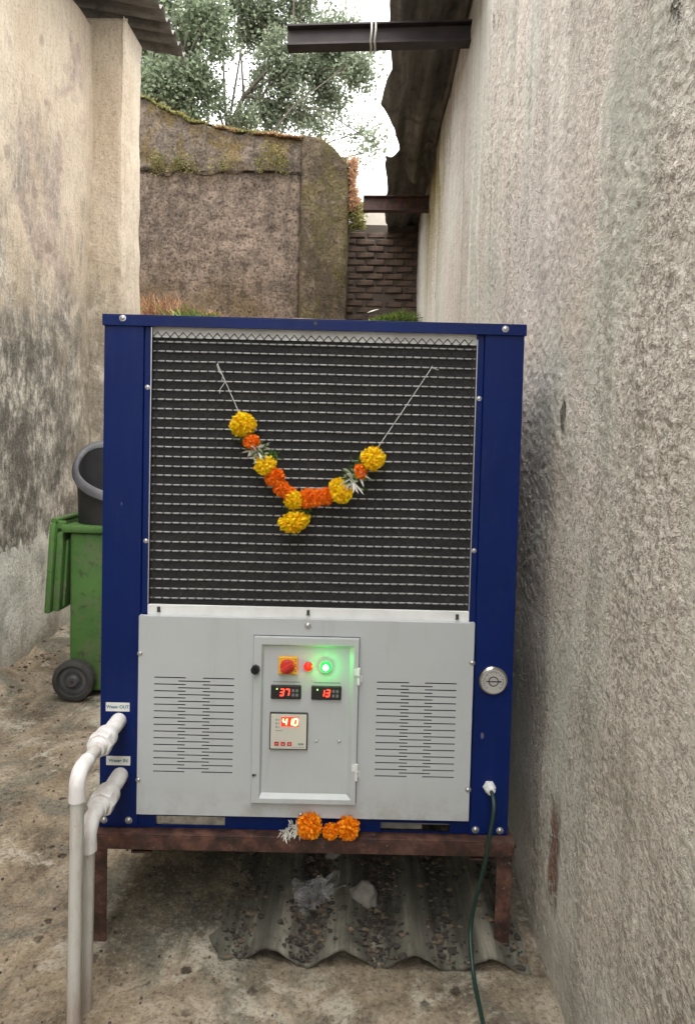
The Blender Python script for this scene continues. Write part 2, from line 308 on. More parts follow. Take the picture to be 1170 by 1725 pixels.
def mat_pvc(name, c, g, amt):
    t = NT(name); X, Y, Z = t.xyz()
    b = t.ramp(t.noise(7, 5, 0.6), [(0.3, tuple(x * .9 for x in c)), (0.7, c)])
    b = t.mix(t.ramp(t.noise(1, 7, 0.75, t.map((40, 40, 7))), [(0.48, 0.0), (0.66, amt)]), b, g)
    b = t.mix(t.math('MULTIPLY', t.specks(70, 0.15, 0.2, None, 0.4), amt), b, tuple(x * .6 for x in g))
    b = t.mix(t.math('MULTIPLY', t.rng(Z, 0.22, 0.0), 0.45), b, tuple(x * .8 for x in g))
    return t.out(b, t.ramp(t.noise(20, 5), [(0.3, 0.3), (0.7, 0.55)]), t.bump(t.noise(60, 3), 0.08, 0.002), spec=0.4)
MT = dict(
    rwall=mat_right_wall(), lwall=mat_left_wall(), bwall=mat_back_wall(), pillar=mat_pillar(), ground=mat_ground(),
    blue=mat_blue(), panel=mat_panel(), rust=mat_rust(), darksteel=simple('dark_painted_steel', (0.022, 0.013, 0.014), 0.6, var=0.5, vs=10, bump=0.3, bs=60), coil=mat_coil(), bag=mat_bag(), green=mat_green_plastic(),
    roof=mat_asbestos('grey_asbestos_cement', (0.10, 0.092, 0.085), (0.19, 0.175, 0.16), (0.28, 0.26, 0.235)),
    roofr=mat_asbestos('dark_asbestos_cement', (0.07, 0.064, 0.058), (0.15, 0.137, 0.122), (0.30, 0.275, 0.245), (14, 1.3, 6)),
    sheet=mat_asbestos('mossy_asbestos_cement', (0.035, 0.035, 0.028), (0.10, 0.095, 0.077), (0.25, 0.235, 0.19), (22, 1.6, 4)),
    white=simple('off_white_metal', (0.62, 0.63, 0.63), 0.5), galv=simple('galvanised_steel', (0.55, 0.56, 0.57), 0.35, 0.9, vs=40),
    tube=simple('coil_tube_metal', (0.36, 0.36, 0.365), 0.5, 0.3, vs=30, var=0.25),
    wire=simple('black_wire', (0.008, 0.008, 0.008), 0.6), zinc=simple('zinc_screw', (0.52, 0.53, 0.55), 0.3, 0.85, vs=60),
    black=simple('black_plastic', (0.012, 0.012, 0.013), 0.45), rubber=simple('worn_black_rubber', (0.032, 0.03, 0.028), 0.75, var=0.4, bump=0.4),
    blackbin=simple('dusty_black_plastic', (0.022, 0.022, 0.024), 0.5, var=0.35, vs=9),
    rim=simple('scuffed_grey_plastic', (0.055, 0.055, 0.06), 0.55, var=0.35, vs=12),
    pvc=mat_pvc('white_pvc', (0.68, 0.67, 0.67), (0.40, 0.29, 0.27), 0.4), pvcpipe=mat_pvc('grey_white_pvc', (0.52, 0.51, 0.48), (0.30, 0.21, 0.17), 0.55),
    solder=simple('teflon_tape', (0.72, 0.58, 0.58), 0.6), tan=simple('label_white', (0.62, 0.62, 0.60), 0.6, var=0.05), teal=simple('teal_ink', (0.03, 0.16, 0.20), 0.6),
    yel=simple('yellow_plate', (0.62, 0.33, 0.02), 0.45), red=simple('red_plastic', (0.45, 0.025, 0.02), 0.35),
    meter=simple('pale_meter_face', (0.50, 0.50, 0.44), 0.4, var=0.04), ink=simple('dark_ink', (0.03, 0.03, 0.03), 0.6),
    greyink=simple('grey_ink', (0.14, 0.14, 0.145), 0.6), smoked=simple('smoked_red_window', (0.22, 0.004, 0.003), 0.2),
    digit=emit('red_led', (1, 0.03, 0.015), 2.4), digit2=emit('orange_led', (1, 0.42, 0.12), 3.2), gdot=emit('green_led', (0.35, 1, 0.2), 1.2),
    glow=emit('red_display_glow', (1, 0.03, 0.01), 0.55),
    lampr=emit('red_lamp', (1, 0.025, 0.008), 0.42), lampg=emit('green_lamp_glow', (0.005, 1, 0.05), 1.0), lampw=emit('green_lamp_core', (0.75, 1, 0.70), 3.0),
    chrome=simple('chrome', (0.62, 0.61, 0.58), 0.18, 1.0), dial=simple('dial_face', (0.36, 0.36, 0.35), 0.35, var=0.04),
    mary=None, maro=None, white_pet=None,
    cable=simple('dark_green_cable', (0.008, 0.03, 0.022), 0.45), thread=simple('white_thread', (0.5, 0.5, 0.48), 0.8),
    cloth=simple('white_cloth', (0.55, 0.54, 0.5), 0.9), bark=simple('bark', (0.11, 0.095, 0.075), 0.9, var=0.35, vs=8, bump=0.6, bs=40),
    mortar=simple('dark_mortar', (0.075, 0.06, 0.048), 0.95, bump=0.6, bs=60),
    brick=simple('old_brick', (0.075, 0.05, 0.037), 0.95, var=0.6, vs=9, bump=0.7, bs=60), sandy=simple('sandy_concrete', (0.40, 0.36, 0.29), 0.95, var=0.45, vs=30, bump=0.8, bs=110), pale=simple('pale_render', (0.34, 0.30, 0.26), 0.95, var=0.2, vs=3, bump=0.5, bs=30),
    earth=simple('earth', (0.10, 0.075, 0.05), 0.98, var=0.4, vs=6, bump=0.9, bs=30), stone=simple('grey_stone', (0.18, 0.17, 0.15), 0.95, var=0.3, vs=18, bump=0.6, bs=70),
    redfrag=simple('broken_red_brick', (0.20, 0.075, 0.05), 0.95, var=0.3, vs=20, bump=0.6, bs=70),
    crumb=simple('dark_debris', (0.032, 0.028, 0.023), 0.95, var=0.6, vs=25),
)
MT['mary'] = mat_leaf('yellow_petals', (0.84, 0.48, 0.003), (0.90, 0.62, 0.010))
MT['maro'] = mat_leaf('orange_petals', (0.72, 0.13, 0.003), (0.88, 0.20, 0.006))
MT['loosemaro'] = mat_leaf('deep_orange_petals', (0.78, 0.20, 0.003), (0.90, 0.32, 0.006))
MT['white_pet'] = mat_leaf('white_petals', (0.58, 0.58, 0.50), (0.72, 0.72, 0.66))
MT['stemgreen'] = mat_leaf('green_sepals', (0.04, 0.09, 0.02), (0.08, 0.15, 0.035))
MT['leafA'] = mat_leaf('hazy_leaves', (0.125, 0.155, 0.10), (0.215, 0.25, 0.17))  # distance haze put into the leaf colour: paler and greyer
MT['leafB'] = mat_leaf('dark_leaves', (0.105, 0.14, 0.085), (0.19, 0.23, 0.145))  # darker tree, also lightened in colour for haze
MT['grass'] = mat_leaf('green_grass', (0.07, 0.12, 0.02), (0.14, 0.19, 0.045))
MT['dry'] = mat_leaf('dry_orange_growth', (0.22, 0.12, 0.06), (0.40, 0.235, 0.135))
MT['moss'] = mat_leaf('yellow_green_moss', (0.11, 0.11, 0.03), (0.20, 0.18, 0.06))

# ------------------------------------------------------------------ mesh helpers
class MB:
    def __init__(s): s.v = []; s.f = []; s.mi = []
    def add(s, vs, fs, mi=0):
        o = len(s.v); s.v += [tuple(p) for p in vs]; s.f += [tuple(i + o for i in f) for f in fs]; s.mi += [mi] * len(fs); return s
    def box(s, x0, x1, y0, y1, z0, z1, mi=0, mat=None):
        vs = [Vector(p) for p in ((x0, y0, z0), (x1, y0, z0), (x1, y1, z0), (x0, y1, z0), (x0, y0, z1), (x1, y0, z1), (x1, y1, z1), (x0, y1, z1))]
        if mat: vs = [mat @ p for p in vs]
        return s.add(vs, [(0, 3, 2, 1), (4, 5, 6, 7), (0, 1, 5, 4), (1, 2, 6, 5), (2, 3, 7, 6), (3, 0, 4, 7)], mi)
    def tube(s, pts, r, n=12, caps=True, mi=0):
        pts = [Vector(p) for p in pts]; rs = r if isinstance(r, (list, tuple)) else [r] * len(pts)
        up = None; rings = []
        for i, p in enumerate(pts):
            d = (pts[min(i + 1, len(pts) - 1)] - pts[max(i - 1, 0)]).normalized()
            if up is None: up = Vector((0, 0, 1)) if abs(d.z) < 0.9 else Vector((1, 0, 0))
            a = d.cross(up).normalized(); b = a.cross(d).normalized(); up = b
            rings.append([p + rs[i] * (cos(2 * pi * k / n) * a + sin(2 * pi * k / n) * b) for k in range(n)])
        vs = [q for rg in rings for q in rg]; fs = []
        for i in range(len(pts) - 1):
            for k in range(n):
                fs.append((i * n + k, i * n + (k + 1) % n, (i + 1) * n + (k + 1) % n, (i + 1) * n + k))
        if caps: fs += [tuple(range(n))[::-1], tuple((len(pts) - 1) * n + k for k in range(n))]
        return s.add(vs, fs, mi)
    def lathe(s, prof, axis_o, axis_d, n=24, mi=0):            # prof: (distance along axis, radius)
        o = Vector(axis_o); d = Vector(axis_d).normalized()
        return s.tube2([(o + d * t, r) for t, r in prof], d, n, mi)
    def tube2(s, pr, d, n, mi=0):
        up = Vector((0, 0, 1)) if abs(d.z) < 0.9 else Vector((1, 0, 0)); a = d.cross(up).normalized(); b = a.cross(d)
        vs = []; fs = []
        for p, r in pr:
            vs += [p + r * (cos(2 * pi * k / n) * a + sin(2 * pi * k / n) * b) for k in range(n)]
        for i in range(len(pr) - 1):
            for k in range(n): fs.append((i * n + k, i * n + (k + 1) % n, (i + 1) * n + (k + 1) % n, (i + 1) * n + k))
        fs += [tuple(range(n))[::-1], tuple((len(pr) - 1) * n + k for k in range(n))]
        return s.add(vs, fs, mi)
    def mesh(s, name, mats, smooth=False, bevel=0.0, seg=2):
        me = bpy.data.meshes.new(name); me.from_pydata(s.v, [], s.f)
        for m in (mats if isinstance(mats, (list, tuple)) else [mats]): me.materials.append(m)
        me.polygons.foreach_set('material_index', s.mi)
        bm = bmesh.new(); bm.from_mesh(me)
        bmesh.ops.recalc_face_normals(bm, faces=bm.faces)
        if bevel:
            bmesh.ops.bevel(bm, geom=[e for e in bm.edges if len(e.link_faces) == 2 and e.calc_face_angle(0) > 0.5], offset=bevel, segments=seg, affect='EDGES', profile=0.5)
        bm.to_mesh(me); bm.free()
        if smooth:
            me.polygons.foreach_set('use_smooth', [True] * len(me.polygons))
            if smooth != 'all': me.set_sharp_from_angle(angle=radians(40))
        me.update(); return me
    def build(s, name, mats, parent=None, smooth=False, bevel=0.0, loc=None, seg=2):
        o = bpy.data.objects.new(name, s.mesh(name, mats, smooth, bevel, seg)); COL.objects.link(o)
        if parent: o.parent = parent
        if loc: o.location = loc
        return o

def thing(name, label, cat, loc=(0, 0, 0), rz=0.0, group=None):
    o = bpy.data.objects.new(name, None); COL.objects.link(o); o.location = loc; o.rotation_euler.z = rz
    o['label'] = label; o['category'] = cat
    if group: o['group'] = group
    return o
def tag(o, label, cat, group=None):
    o['label'] = label; o['category'] = cat
    if group: o['group'] = group
    return o
def kind(o, k): o['kind'] = k; return o
def share(src, name, parent, loc=(0, 0, 0), rot=(0, 0, 0), scale=(1, 1, 1)):
    c = src.copy(); c.name = name; COL.objects.link(c); c.parent = parent; c.location = loc; c.rotation_euler = rot; c.scale = scale
    return c
def fbm(p, sc, oct=4):
    v = 0; a = 1; q = Vector(p) * sc
    for _ in range(oct): v += a * mnoise.noise(q); q = q * 2.03 + Vector((1.3, 7.1, 3.7)); a *= 0.5
    return v
def lin(a, b, n): return [a + (b - a) * i / n for i in range(n + 1)]

# a plastered face: uneven grid over (a, b), pushed along normal, its rim tucked back into the wall core
def rough_face(mb, A, B, P, N, amp, sc, tuck=0.05, seed=0.0, mi=0):
    na, nb = len(A), len(B); N = Vector(N); vs = []
    for i, a in enumerate(A):
        for j, b in enumerate(B):
            p = Vector(P(a, b)); d = amp(p) if callable(amp) else amp * fbm(p + Vector((seed, 0, 0)), sc)
            if i in (0, na - 1) or j in (0, nb - 1): d = -tuck
            vs.append(p + N * d)
    fs = [(i * nb + j, (i + 1) * nb + j, (i + 1) * nb + j + 1, i * nb + j + 1) for i in range(na - 1) for j in range(nb - 1)]
    mb.add(vs, fs, mi)
def grain_amp(p):                                              # broad trowel waves plus the pebbly grain of the render
    v = 0.012 * (mnoise.noise(p * 1.7) + 0.5 * mnoise.noise(p * 4.1))
    g = mnoise.noise(Vector((p.x, p.y * 50, p.z * 52))) + 0.7 * mnoise.noise(Vector((p.x + 3, p.y * 95, p.z * 95)))
    return v + 0.0030 * g * (0.45 + 0.55 * min(1, max(0, 0.5 + 2.2 * mnoise.noise(Vector((9, p.y * 1.5, p.z * 0.8))))))
def px(x, y, Y): return Vector(((x - 617) * Y / 1170, Y, 1.5 + (731 - y) * Y / 1170))

# ------------------------------------------------------------------ ground
gx = [-80, -40, -20, -8, -4, -2.6] + lin(-2.3, 0.7, 110) + [1, 2, 5, 15, 40, 80]
gy = [-60, -30, -15, -7, -3] + lin(-1.0, 4.9, 150) + lin(5.2, 8, 10) + [12, 20, 40, 80, 160]
vs = []
for a in gx:
    for b in gy:
        z = 0.010 * fbm((a, b, 0), 2.2, 5) if -2.4 < a < 0.8 and -1.2 < b < 5.5 else 0
        if -2.3 < a < -1.75 and 0 < b < 5.6: z += 0.10 * max(0, (-1.80 - a) / 0.4) ** 1.3 * (0.7 + 0.6 * fbm((a, b, 2), 3))   # soil washed against the left wall
        vs.append((a, b, z))
nb = len(gy)
g = MB().add(vs, [(i * nb + j, (i + 1) * nb + j, (i + 1) * nb + j + 1, i * nb + j + 1) for i in range(len(gx) - 1) for j in range(nb - 1)])
kind(g.build('ground', MT['ground'], smooth='all'), 'structure')
# earth banked up at the end of the lane
A = lin(-6, 3, 60); B = [(5.9, -0.02), (6.1, 0.5), (6.5, 1.5), (6.9, 2.3), (7.2, 2.60), (7.4, 2.70), (7.7, 2.74), (8.3, 2.76), (9.0, 2.8), (30, 2.8)]
vs = [(a, y, z + (0.05 * fbm((a, y, 0), 2.0) if z > 0.3 else 0)) for a in A for (y, z) in B]; nb = len(B)
kind(MB().add(vs, [(i * nb + j, (i + 1) * nb + j, (i + 1) * nb + j + 1, i * nb + j + 1) for i in range(len(A) - 1) for j in range(nb - 1)]).build('earth_bank', MT['earth'], smooth='all'), 'structure')

# ------------------------------------------------------------------ buildings
def corrugated(fn, A, B, th):                                   # solid wavy sheet from a surface function
    na, nb = len(A), len(B); mb = MB(); top = [fn(a, b) for a in A for b in B]
    bot = [(p[0], p[1], p[2] - th) for p in top]; k = na * nb; fs = []
    for i in range(na - 1):
        for j in range(nb - 1):
            q = (i * nb + j, (i + 1) * nb + j, (i + 1) * nb + j + 1, i * nb + j + 1); fs += [q, tuple(x + k for x in q[::-1])]
    rim = [i * nb for i in range(na)] + [(na - 1) * nb + j for j in range(1, nb)] + [i * nb + nb - 1 for i in range(na - 2, -1, -1)] + [j for j in range(nb - 2, 0, -1)]
    for a, b in zip(rim, rim[1:] + rim[:1]): fs.append((a, b, b + k, a + k))
    return mb.add(top + bot, fs)

lb = thing('building', 'cream plastered shed on the left, black mould on its wall', 'building', (-2.15, 5.35, 0))
LO = Vector((-2.15, 5.35, 0))
mb = MB(); mb.box(-6, -2.19, -9, 5.72, -0.05, 4.55)
rough_face(mb, lin(-9, -1.2, 40) + lin(-1.1, 5.4, 140), lin(-0.06, 4.58, 90), lambda a, b: (-2.145, a, b), (1, 0, 0), 0.02, 1.6, 0.06)
rough_face(mb, lin(-6, -2.1, 10), lin(-0.06, 4.58, 10), lambda a, b: (a, 5.73, b), (0, 1, 0), 0.01, 1.6, 0.04)
wl = mb.build('wall', MT['lwall'], lb, smooth='all'); wl.location = -LO
mb = MB(); mb.box(-2.2, -1.925, 5.34, 5.70, -0.05, 4.6)
rough_face(mb, lin(-2.20, -1.885, 14), lin(-0.06, 4.62, 110), lambda a, b: (a + 0.014 * fbm((1, 2, b), 1.4) - 0.006 * (b - 2.5), 5.325, b), (0, -1, 0), 0.013, 3.0, 0.04, 3)
rough_face(mb, lin(5.325, 5.72, 14), lin(-0.06, 4.62, 110), lambda a, b: (-1.885 + 0.014 * fbm((1, 2, b), 1.4) - 0.006 * (b - 2.5), a, b), (1, 0, 0), 0.013, 3.0, 0.02, 5)
pl = mb.build('pilaster', MT['lwall'], lb, smooth='all'); pl.location = -LO
for k in range(15):                                             # roof sheets, each 1.02 m wide, lapped
    y1 = 6.05 - k * 1.02; y0 = y1 - 1.07
    fn = lambda a, b, kk=k: (a, b, 4.70 + (-1.63 - a) * 0.16 + 0.034 * cos(2 * pi * (b - 6.05) / 0.165) + 0.004 * (kk % 2) + 0.004 * fbm((a, b, kk), 3))
    o = corrugated(fn, lin(-6.2, -1.63 + 0.015 * sin(k * 2.1), 16), lin(y0, y1, 58), 0.007).build('roof_sheet', MT['roof'], lb, smooth=True); o.location = -LO

rb = thing('building', 'long grey shed on the right with rough pebbly plaster and broken eaves', 'building', (0.55, 5, 0))
RO = Vector((0.55, 5, 0))
mb = MB(); mb.box(0.60, 7, -9, 18, -0.05, 4.06)
rough_face(mb, lin(-9, -0.6, 40) + lin(-0.5, 0.85, 30) + lin(0.86, 4.1, 430) + lin(4.15, 18, 260), lin(-0.06, 4.09, 540), lambda a, b: (0.55, a, b), (-1, 0, 0), grain_amp, 1.0, 0.07)
o = mb.build('wall', MT['rwall'], rb, smooth='all'); o.location = -RO
# eaves: fibre-cement sheets laid along the wall head, outer edge broken away
def edge_x(y, pts):
    for (a, b), (c, d) in zip(pts, pts[1:]):
        if a <= y <= c: return b + (d - b) * (y - a) / (c - a)
    return pts[-1][1]
E1 = [(3.45, 0.20), (3.6, 0.09), (4.1, 0.075), (4.6, 0.09), (4.85, 0.115), (5.15, 0.065), (5.42, 0.035), (5.55, 0.10), (5.72, 0.15), (6.0, 0.20), (6.25, 0.235), (6.45, 0.30), (6.58, 0.40)]
E2 = [(6.15, 0.10), (6.6, 0.12), (7.0, 0.14), (7.4, 0.13), (7.9, 0.16), (8.6, 0.2), (9.3, 0.22)]
E3 = [(9.2, 0.2), (10, 0.24), (11, 0.30), (12, 0.30), (13.0, 0.32), (17.5, 0.34)]
def eave_fn(E, dz, seed):
    def fn(t, y):
        x0 = edge_x(y, E) + 0.014 * fbm((seed, y, 3), 2.2, 4); x = 0.75 + (x0 - 0.75) * t
        k = min(1, max(0, (y - E[-1][0] + 1.1) / 1.1)); sag = -0.05 * t * t * (1 + 0.6 * fbm((seed, y, 0), 1.1)) - 0.16 * k * k * (0.35 + 0.65 * t)
        return (x, y, 4.13 + dz - (0.75 - x) * 0.12 + 0.034 * cos(2 * pi * (x - 0.05) / 0.21) + sag + 0.006 * fbm((x, y, seed), 5))
    return fn
for E, dz, sd_ in ((E1, 0.0, 1), (E2, -0.055, 4), (E3, -0.03, 9)):
    o = corrugated(eave_fn(E, dz, sd_), lin(0, 1, 34), lin(E[0][0], E[-1][0], 90), 0.009).build('roof_sheet', MT['roofr'], rb, smooth=True); o.location = -RO
for k in range(14):                                             # the sheets of the slope above
    y1 = 18.2 - k * 2.0; y0 = y1 - 2.05
    fn = lambda a, b, kk=k: (a, b, 4.20 + (a - 0.62) * 0.18 + 0.027 * cos(2 * pi * b / 0.146) + 0.006 * (kk % 2))
    o = corrugated(fn, lin(0.62, 7.2, 12), lin(y0, y1, 84), 0.008).build('roof_sheet', MT['roof'], rb, smooth=True); o.location = -RO
# wall-plate batten under the eave
mb = MB(); mb.tube([(0.53 + 0.012 * fbm((0, y, 0), 1.5), y, 4.035 + 0.02 * fbm((3, y, 0), 0.9)) for y in lin(-8, 17, 90)], 0.018, 8)
o = mb.build('wall_plate', MT['bark'], rb, smooth='all'); o.location = -RO
def ibeam(x0, x1, y, z0, z1, dz, w=0.09, tf=0.012):
    mb = MB(); pr = [(-w / 2, z0), (w / 2, z0), (w / 2, z0 + tf), (0.006, z0 + tf + 0.004), (0.006, z1 - tf - 0.004), (w / 2, z1 - tf), (w / 2, z1), (-w / 2, z1), (-w / 2, z1 - tf), (-0.006, z1 - tf - 0.004), (-0.006, z0 + tf + 0.004), (-w / 2, z0 + tf)]
    n = len(pr); vs = [(x0, y + a, b) for a, b in pr] + [(x1, y + a, b + dz) for a, b in pr]
    mb.add(vs, [(i, (i + 1) % n, n + (i + 1) % n, n + i) for i in range(n)] + [tuple(range(n))[::-1], tuple(range(n, 2 * n))])
    return mb
o = ibeam(-0.52, 0.75, 4.15, 3.745, 3.865, 0.045).build('roof_beam', MT['darksteel'], rb, bevel=0.002); o.location = -RO
o['label'] = 'long rusty steel beam end sticking out under the eave'
o = ibeam(-0.09, 0.75, 6.9, 3.685, 3.83, 0.01).build('roof_beam', MT['rust'], rb, bevel=0.002); o.location = -RO
o['label'] = 'short rusty steel beam end farther along the eave'
# white strip knotted round the near beam, and the wire running up from it
mb = MB()
for xx in (-0.035, -0.012):
    lp = [(xx, 4.095, 3.765), (xx + .004, 4.095, 3.90), (xx + .004, 4.205, 3.90), (xx, 4.205, 3.755), (xx, 4.095, 3.765)]
    for p, q in zip(lp, lp[1:]): mb.tube([p, ((p[0] + q[0]) / 2 + 0.004, (p[1] + q[1]) / 2, (p[2] + q[2]) / 2), q], 0.0065, 6)
mb.tube([(-0.03, 4.09, 3.90), (0.0, 4.1, 3.97), (0.01, 4.12, 4.06)], 0.003, 6)
tag(mb.build('cloth_strip', MT['cloth'], smooth='all'), 'white cloth strip knotted round the near rusty beam', 'cloth strip')

# ------------------------------------------------------------------ end of the lane: retaining wall, brick wall, wall beyond
rw = thing('retaining_wall', 'tall brown retaining wall across the end of the lane, moss along its top', 'wall', (-2, 8, 2.6))
WO = Vector((-2, 8, 2.6))
prof = [(-6, 5.5), (-2.75, 5.30), (-2.55, 5.22), (-2.1, 5.02), (-1.55, 4.90), (-0.85, 4.83), (-0.79, 4.82)]
def ptop(x): return edge_x(x, prof) + 0.03 * fbm((x, 0, 0), 6)
mb = MB(); mb.box(-6, -0.8, 8.05, 8.4, 2.5, 4.45)
rough_face(mb, lin(-6, -0.79, 130), lin(2.5, 4.74, 66), lambda a, b: (a, 8.0, b), (0, -1, 0), 0.025, 2.5, 0.05, 2)
mb.build('wall_face', MT['bwall'], rw, smooth='all').location = -WO
mb = MB(); A = lin(-6, -0.79, 170); B = lin(0, 1, 22)
def up(a, t): z = 4.44 + (ptop(a) - 4.44) * t; return (a, 7.965 + 0.03 * t, z + (0.05 * fbm((a, 5, 0), 4) if t < 0.02 else 0))
rough_face(mb, A, B, up, (0, -1, 0), 0.034, 4.5, 0.022, 6)
n0 = len(A); vs = []
for a in A: vs += [(a, 7.975, 4.45), (a, 7.985, ptop(a) + 0.01), (a, 8.38, ptop(a) + 0.04 * fbm((a, 9, 0), 3)), (a, 8.38, 4.45)]
mb.add(vs, [(4 * i + k, 4 * i + 4 + k, 4 * i + 4 + (k + 1) % 4, 4 * i + (k + 1) % 4) for i in range(n0 - 1) for k in range(1, 4)])
mb.build('coping', MT['bwall'], rw, smooth='all').location = -WO
mb = MB(); mb.box(-0.775, -0.30, 7.9, 8.4, 2.5, 4.6)
ptp = [(-0.8, 4.84), (-0.6, 4.80), (-0.45, 4.70), (-0.28, 4.50)]
rough_face(mb, lin(-0.80, -0.27, 24), lin(0, 1, 70), lambda a, t: (a, 7.84, 2.5 + (edge_x(a, ptp) - 2.5) * t), (0, -1, 0), 0.02, 3, 0.05, 4)
rough_face(mb, lin(7.84, 8.4, 12), lin(2.5, 4.5, 40), lambda a, b: (-0.275, a, b), (1, 0, 0), 0.02, 3, 0.04, 4)
rough_face(mb, lin(-0.80, -0.27, 16), lin(7.84, 8.4, 10), lambda a, b: (a, b, edge_x(a, ptp) - 0.02), (0, 0, 1), 0.03, 4, 0.03, 1)
mb.build('pillar', MT['pillar'], rw, smooth='all').location = -WO

bw = thing('brick_wall', 'rough dark brick wall between the mossy pillar and the right shed', 'wall', (0.15, 8.5, 2.6))
BO = Vector((0.15, 8.5, 2.6))
MB().box(-0.35, 0.75, 8.389, 8.6, 2.6, 4.0).build('mortar', MT['mortar'], bw).location = -BO
bmsh = MB().box(-0.108, 0.108, -0.05, 0.05, -0.034, 0.034).build('brick', MT['brick'], bw, bevel=0.009, seg=1)
first = True
for r in range(17):
    for c in range(-1, 5):
        x = -0.30 + c * 0.232 + (0.116 if r % 2 else 0); z = 2.66 + r * 0.081
        if x < -0.35 or x > 0.72: continue
        if r == 16 and random.random() < 0.5 or random.random() < 0.03: continue
        o = bmsh if first else share(bmsh, 'brick', bw); first = False
        o.location = Vector((x + random.uniform(-.006, .006), 8.415 + random.uniform(-.012, .010), z + random.uniform(-.006, .006))) - BO
        o.rotation_euler = (random.uniform(-.04, .04), random.uniform(-.03, .03), random.uniform(-.05, .05)); o.scale = (random.uniform(.9, 1.0), 1, random.uniform(.86, 1.0))
pw = MB(); pw.box(-0.6, 1.2, 14.06, 14.3, 2.8, 6.05)
rough_face(pw, lin(-0.6, 1.2, 20), lin(2.8, 6.1, 30), lambda a, b: (a, 14.05, b), (0, -1, 0), 0.03, 2, 0.05)
for k in range(6): pw.box(-0.45 + k * 0.2, -0.33 + k * 0.2, 13.98, 14.1, 6.04, 6.12)
pwm = pw.build('wall', MT['pale'], smooth='all'); tag(pwm, 'pale rendered wall far beyond the brick wall, only its top in view', 'wall')

# ------------------------------------------------------------------ growth on the walls (nobody could count it)
def blades(mb, p, n, spread, h, wdt, up=Vector((0, 0, 1)), lean=0.5):
    for _ in range(n):
        b = Vector(p) + Vector((random.gauss(0, spread), random.gauss(0, spread * 0.4), random.gauss(0, spread * 0.15)))
        d = (up + Vector((random.gauss(0, lean), random.gauss(0, lean), random.gauss(0, lean * 0.5)))).normalized()
        L = h * random.uniform(0.4, 1.2); s_ = d.cross(Vector((random.random() - .5, random.random() - .5, .2))).normalized() * wdt
        m = b + d * L * 0.55; tip = b + d * L + Vector((random.gauss(0, .15), random.gauss(0, .15), -0.12)) * L
        mb.add([b - s_ * 0.6, b + s_ * 0.6, m + s_, tip, m - s_], [(0, 1, 2, 4), (4, 2, 3)])
mb = MB()
for i in range(1700):
    x = random.uniform(-2.15, -0.55)
    if fbm((x, 3, 1), 2.2) < 0.0: continue
    blades(mb, (x, 7.95 + random.random() * 0.12, ptop(x) if x < -0.79 else edge_x(x, ptp)), 5, 0.025, 0.035, 0.004, lean=1.0)
for i in range(900):
    z = random.uniform(4.0, 4.60); q = fbm((z, 1, 4), 4)
    if q < -0.5: continue
    blades(mb, (-0.27 + 0.09 * max(0.15, q + .4) * random.random() + 0.07 * (4.62 - z) * random.random(), 7.86 + random.random() * 0.35, z), 6, 0.025, 0.04, 0.0045, Vector((0.6, -0.3, 0.3)), 0.8)
kind(mb.build('dry_moss', MT['dry']), 'stuff')
mb = MB()
for i in range(1100):
    x = random.uniform(-2.5, -0.82); q = fbm((x, 8, 2), 3.0)
    if q < -0.02: continue
    blades(mb, (x, 7.90, 4.45 + random.gauss(0.03, 0.05) + 0.35 * max(0, q) * random.random()), 2, 0.03, 0.035, 0.007, Vector((0, -0.6, 0.4)), 0.8)
for i in range(260):
    x = random.uniform(-2.7, -0.3); blades(mb, (x, 7.97, (ptop(x) if x < -0.79 else edge_x(x, ptp))), 4, 0.03, 0.045, 0.006, lean=0.9)
for i in range(160):
    blades(mb, (-0.23 + random.random() * 0.1, 7.9 + random.random() * 0.3, random.uniform(3.85, 4.1)), 5, 0.03, 0.07, 0.007, Vector((0.3, -0.4, 0.5)), 0.8)
kind(mb.build('moss', MT['moss']), 'stuff')
mb = MB()
for i in range(330):
    x = random.uniform(-2.75, -1.55)
    if fbm((x, 2, 2), 3.5) < -0.12: continue
    blades(mb, (x, 7.35 + random.random() * 0.35, 2.68), 5, 0.05, 0.27 * (0.25 + 0.85 * random.random() ** 1.5) * (1.0 if x < -2 else 0.75), 0.009, lean=0.8)
for i in range(190):
    x = random.uniform(0.06, 0.42); blades(mb, (x, 7.2 + random.random() * 0.4, 2.66), 6, 0.04, 0.10 + 0.25 * max(0, x - 0.1), 0.008, lean=0.5)
kind(mb.build('grass', MT['grass']), 'stuff')
mb = MB()
for i in range(95):
    x = random.uniform(-2.5, -1.6); blades(mb, (x, 7.55 + random.random() * 0.2, 2.72), 5, 0.06, 0.27 * math.exp(-((x + 2.3) / .3) ** 2) + 0.12, 0.005, lean=0.5)
kind(mb.build('dry_grass', MT['dry']), 'stuff')
lf = MB(); lf.add([(0, 0, 0), (0.05, -0.02, 0.01), (0.13, 0, 0.045), (0.06, 0.03, 0.035)], [(0, 1, 2, 3)]); lf.add([(0, 0, 0.003), (0.05, -0.02, 0.013), (0.13, 0, 0.048), (0.06, 0.03, 0.038)], [(3, 2, 1, 0)])
o = lf.build('fallen_leaf', MT['white_pet'], loc=(-0.03, 7.2, 2.75)); tag(o, 'pale dry leaf lying on the earth bank behind the cabinet', 'leaf')

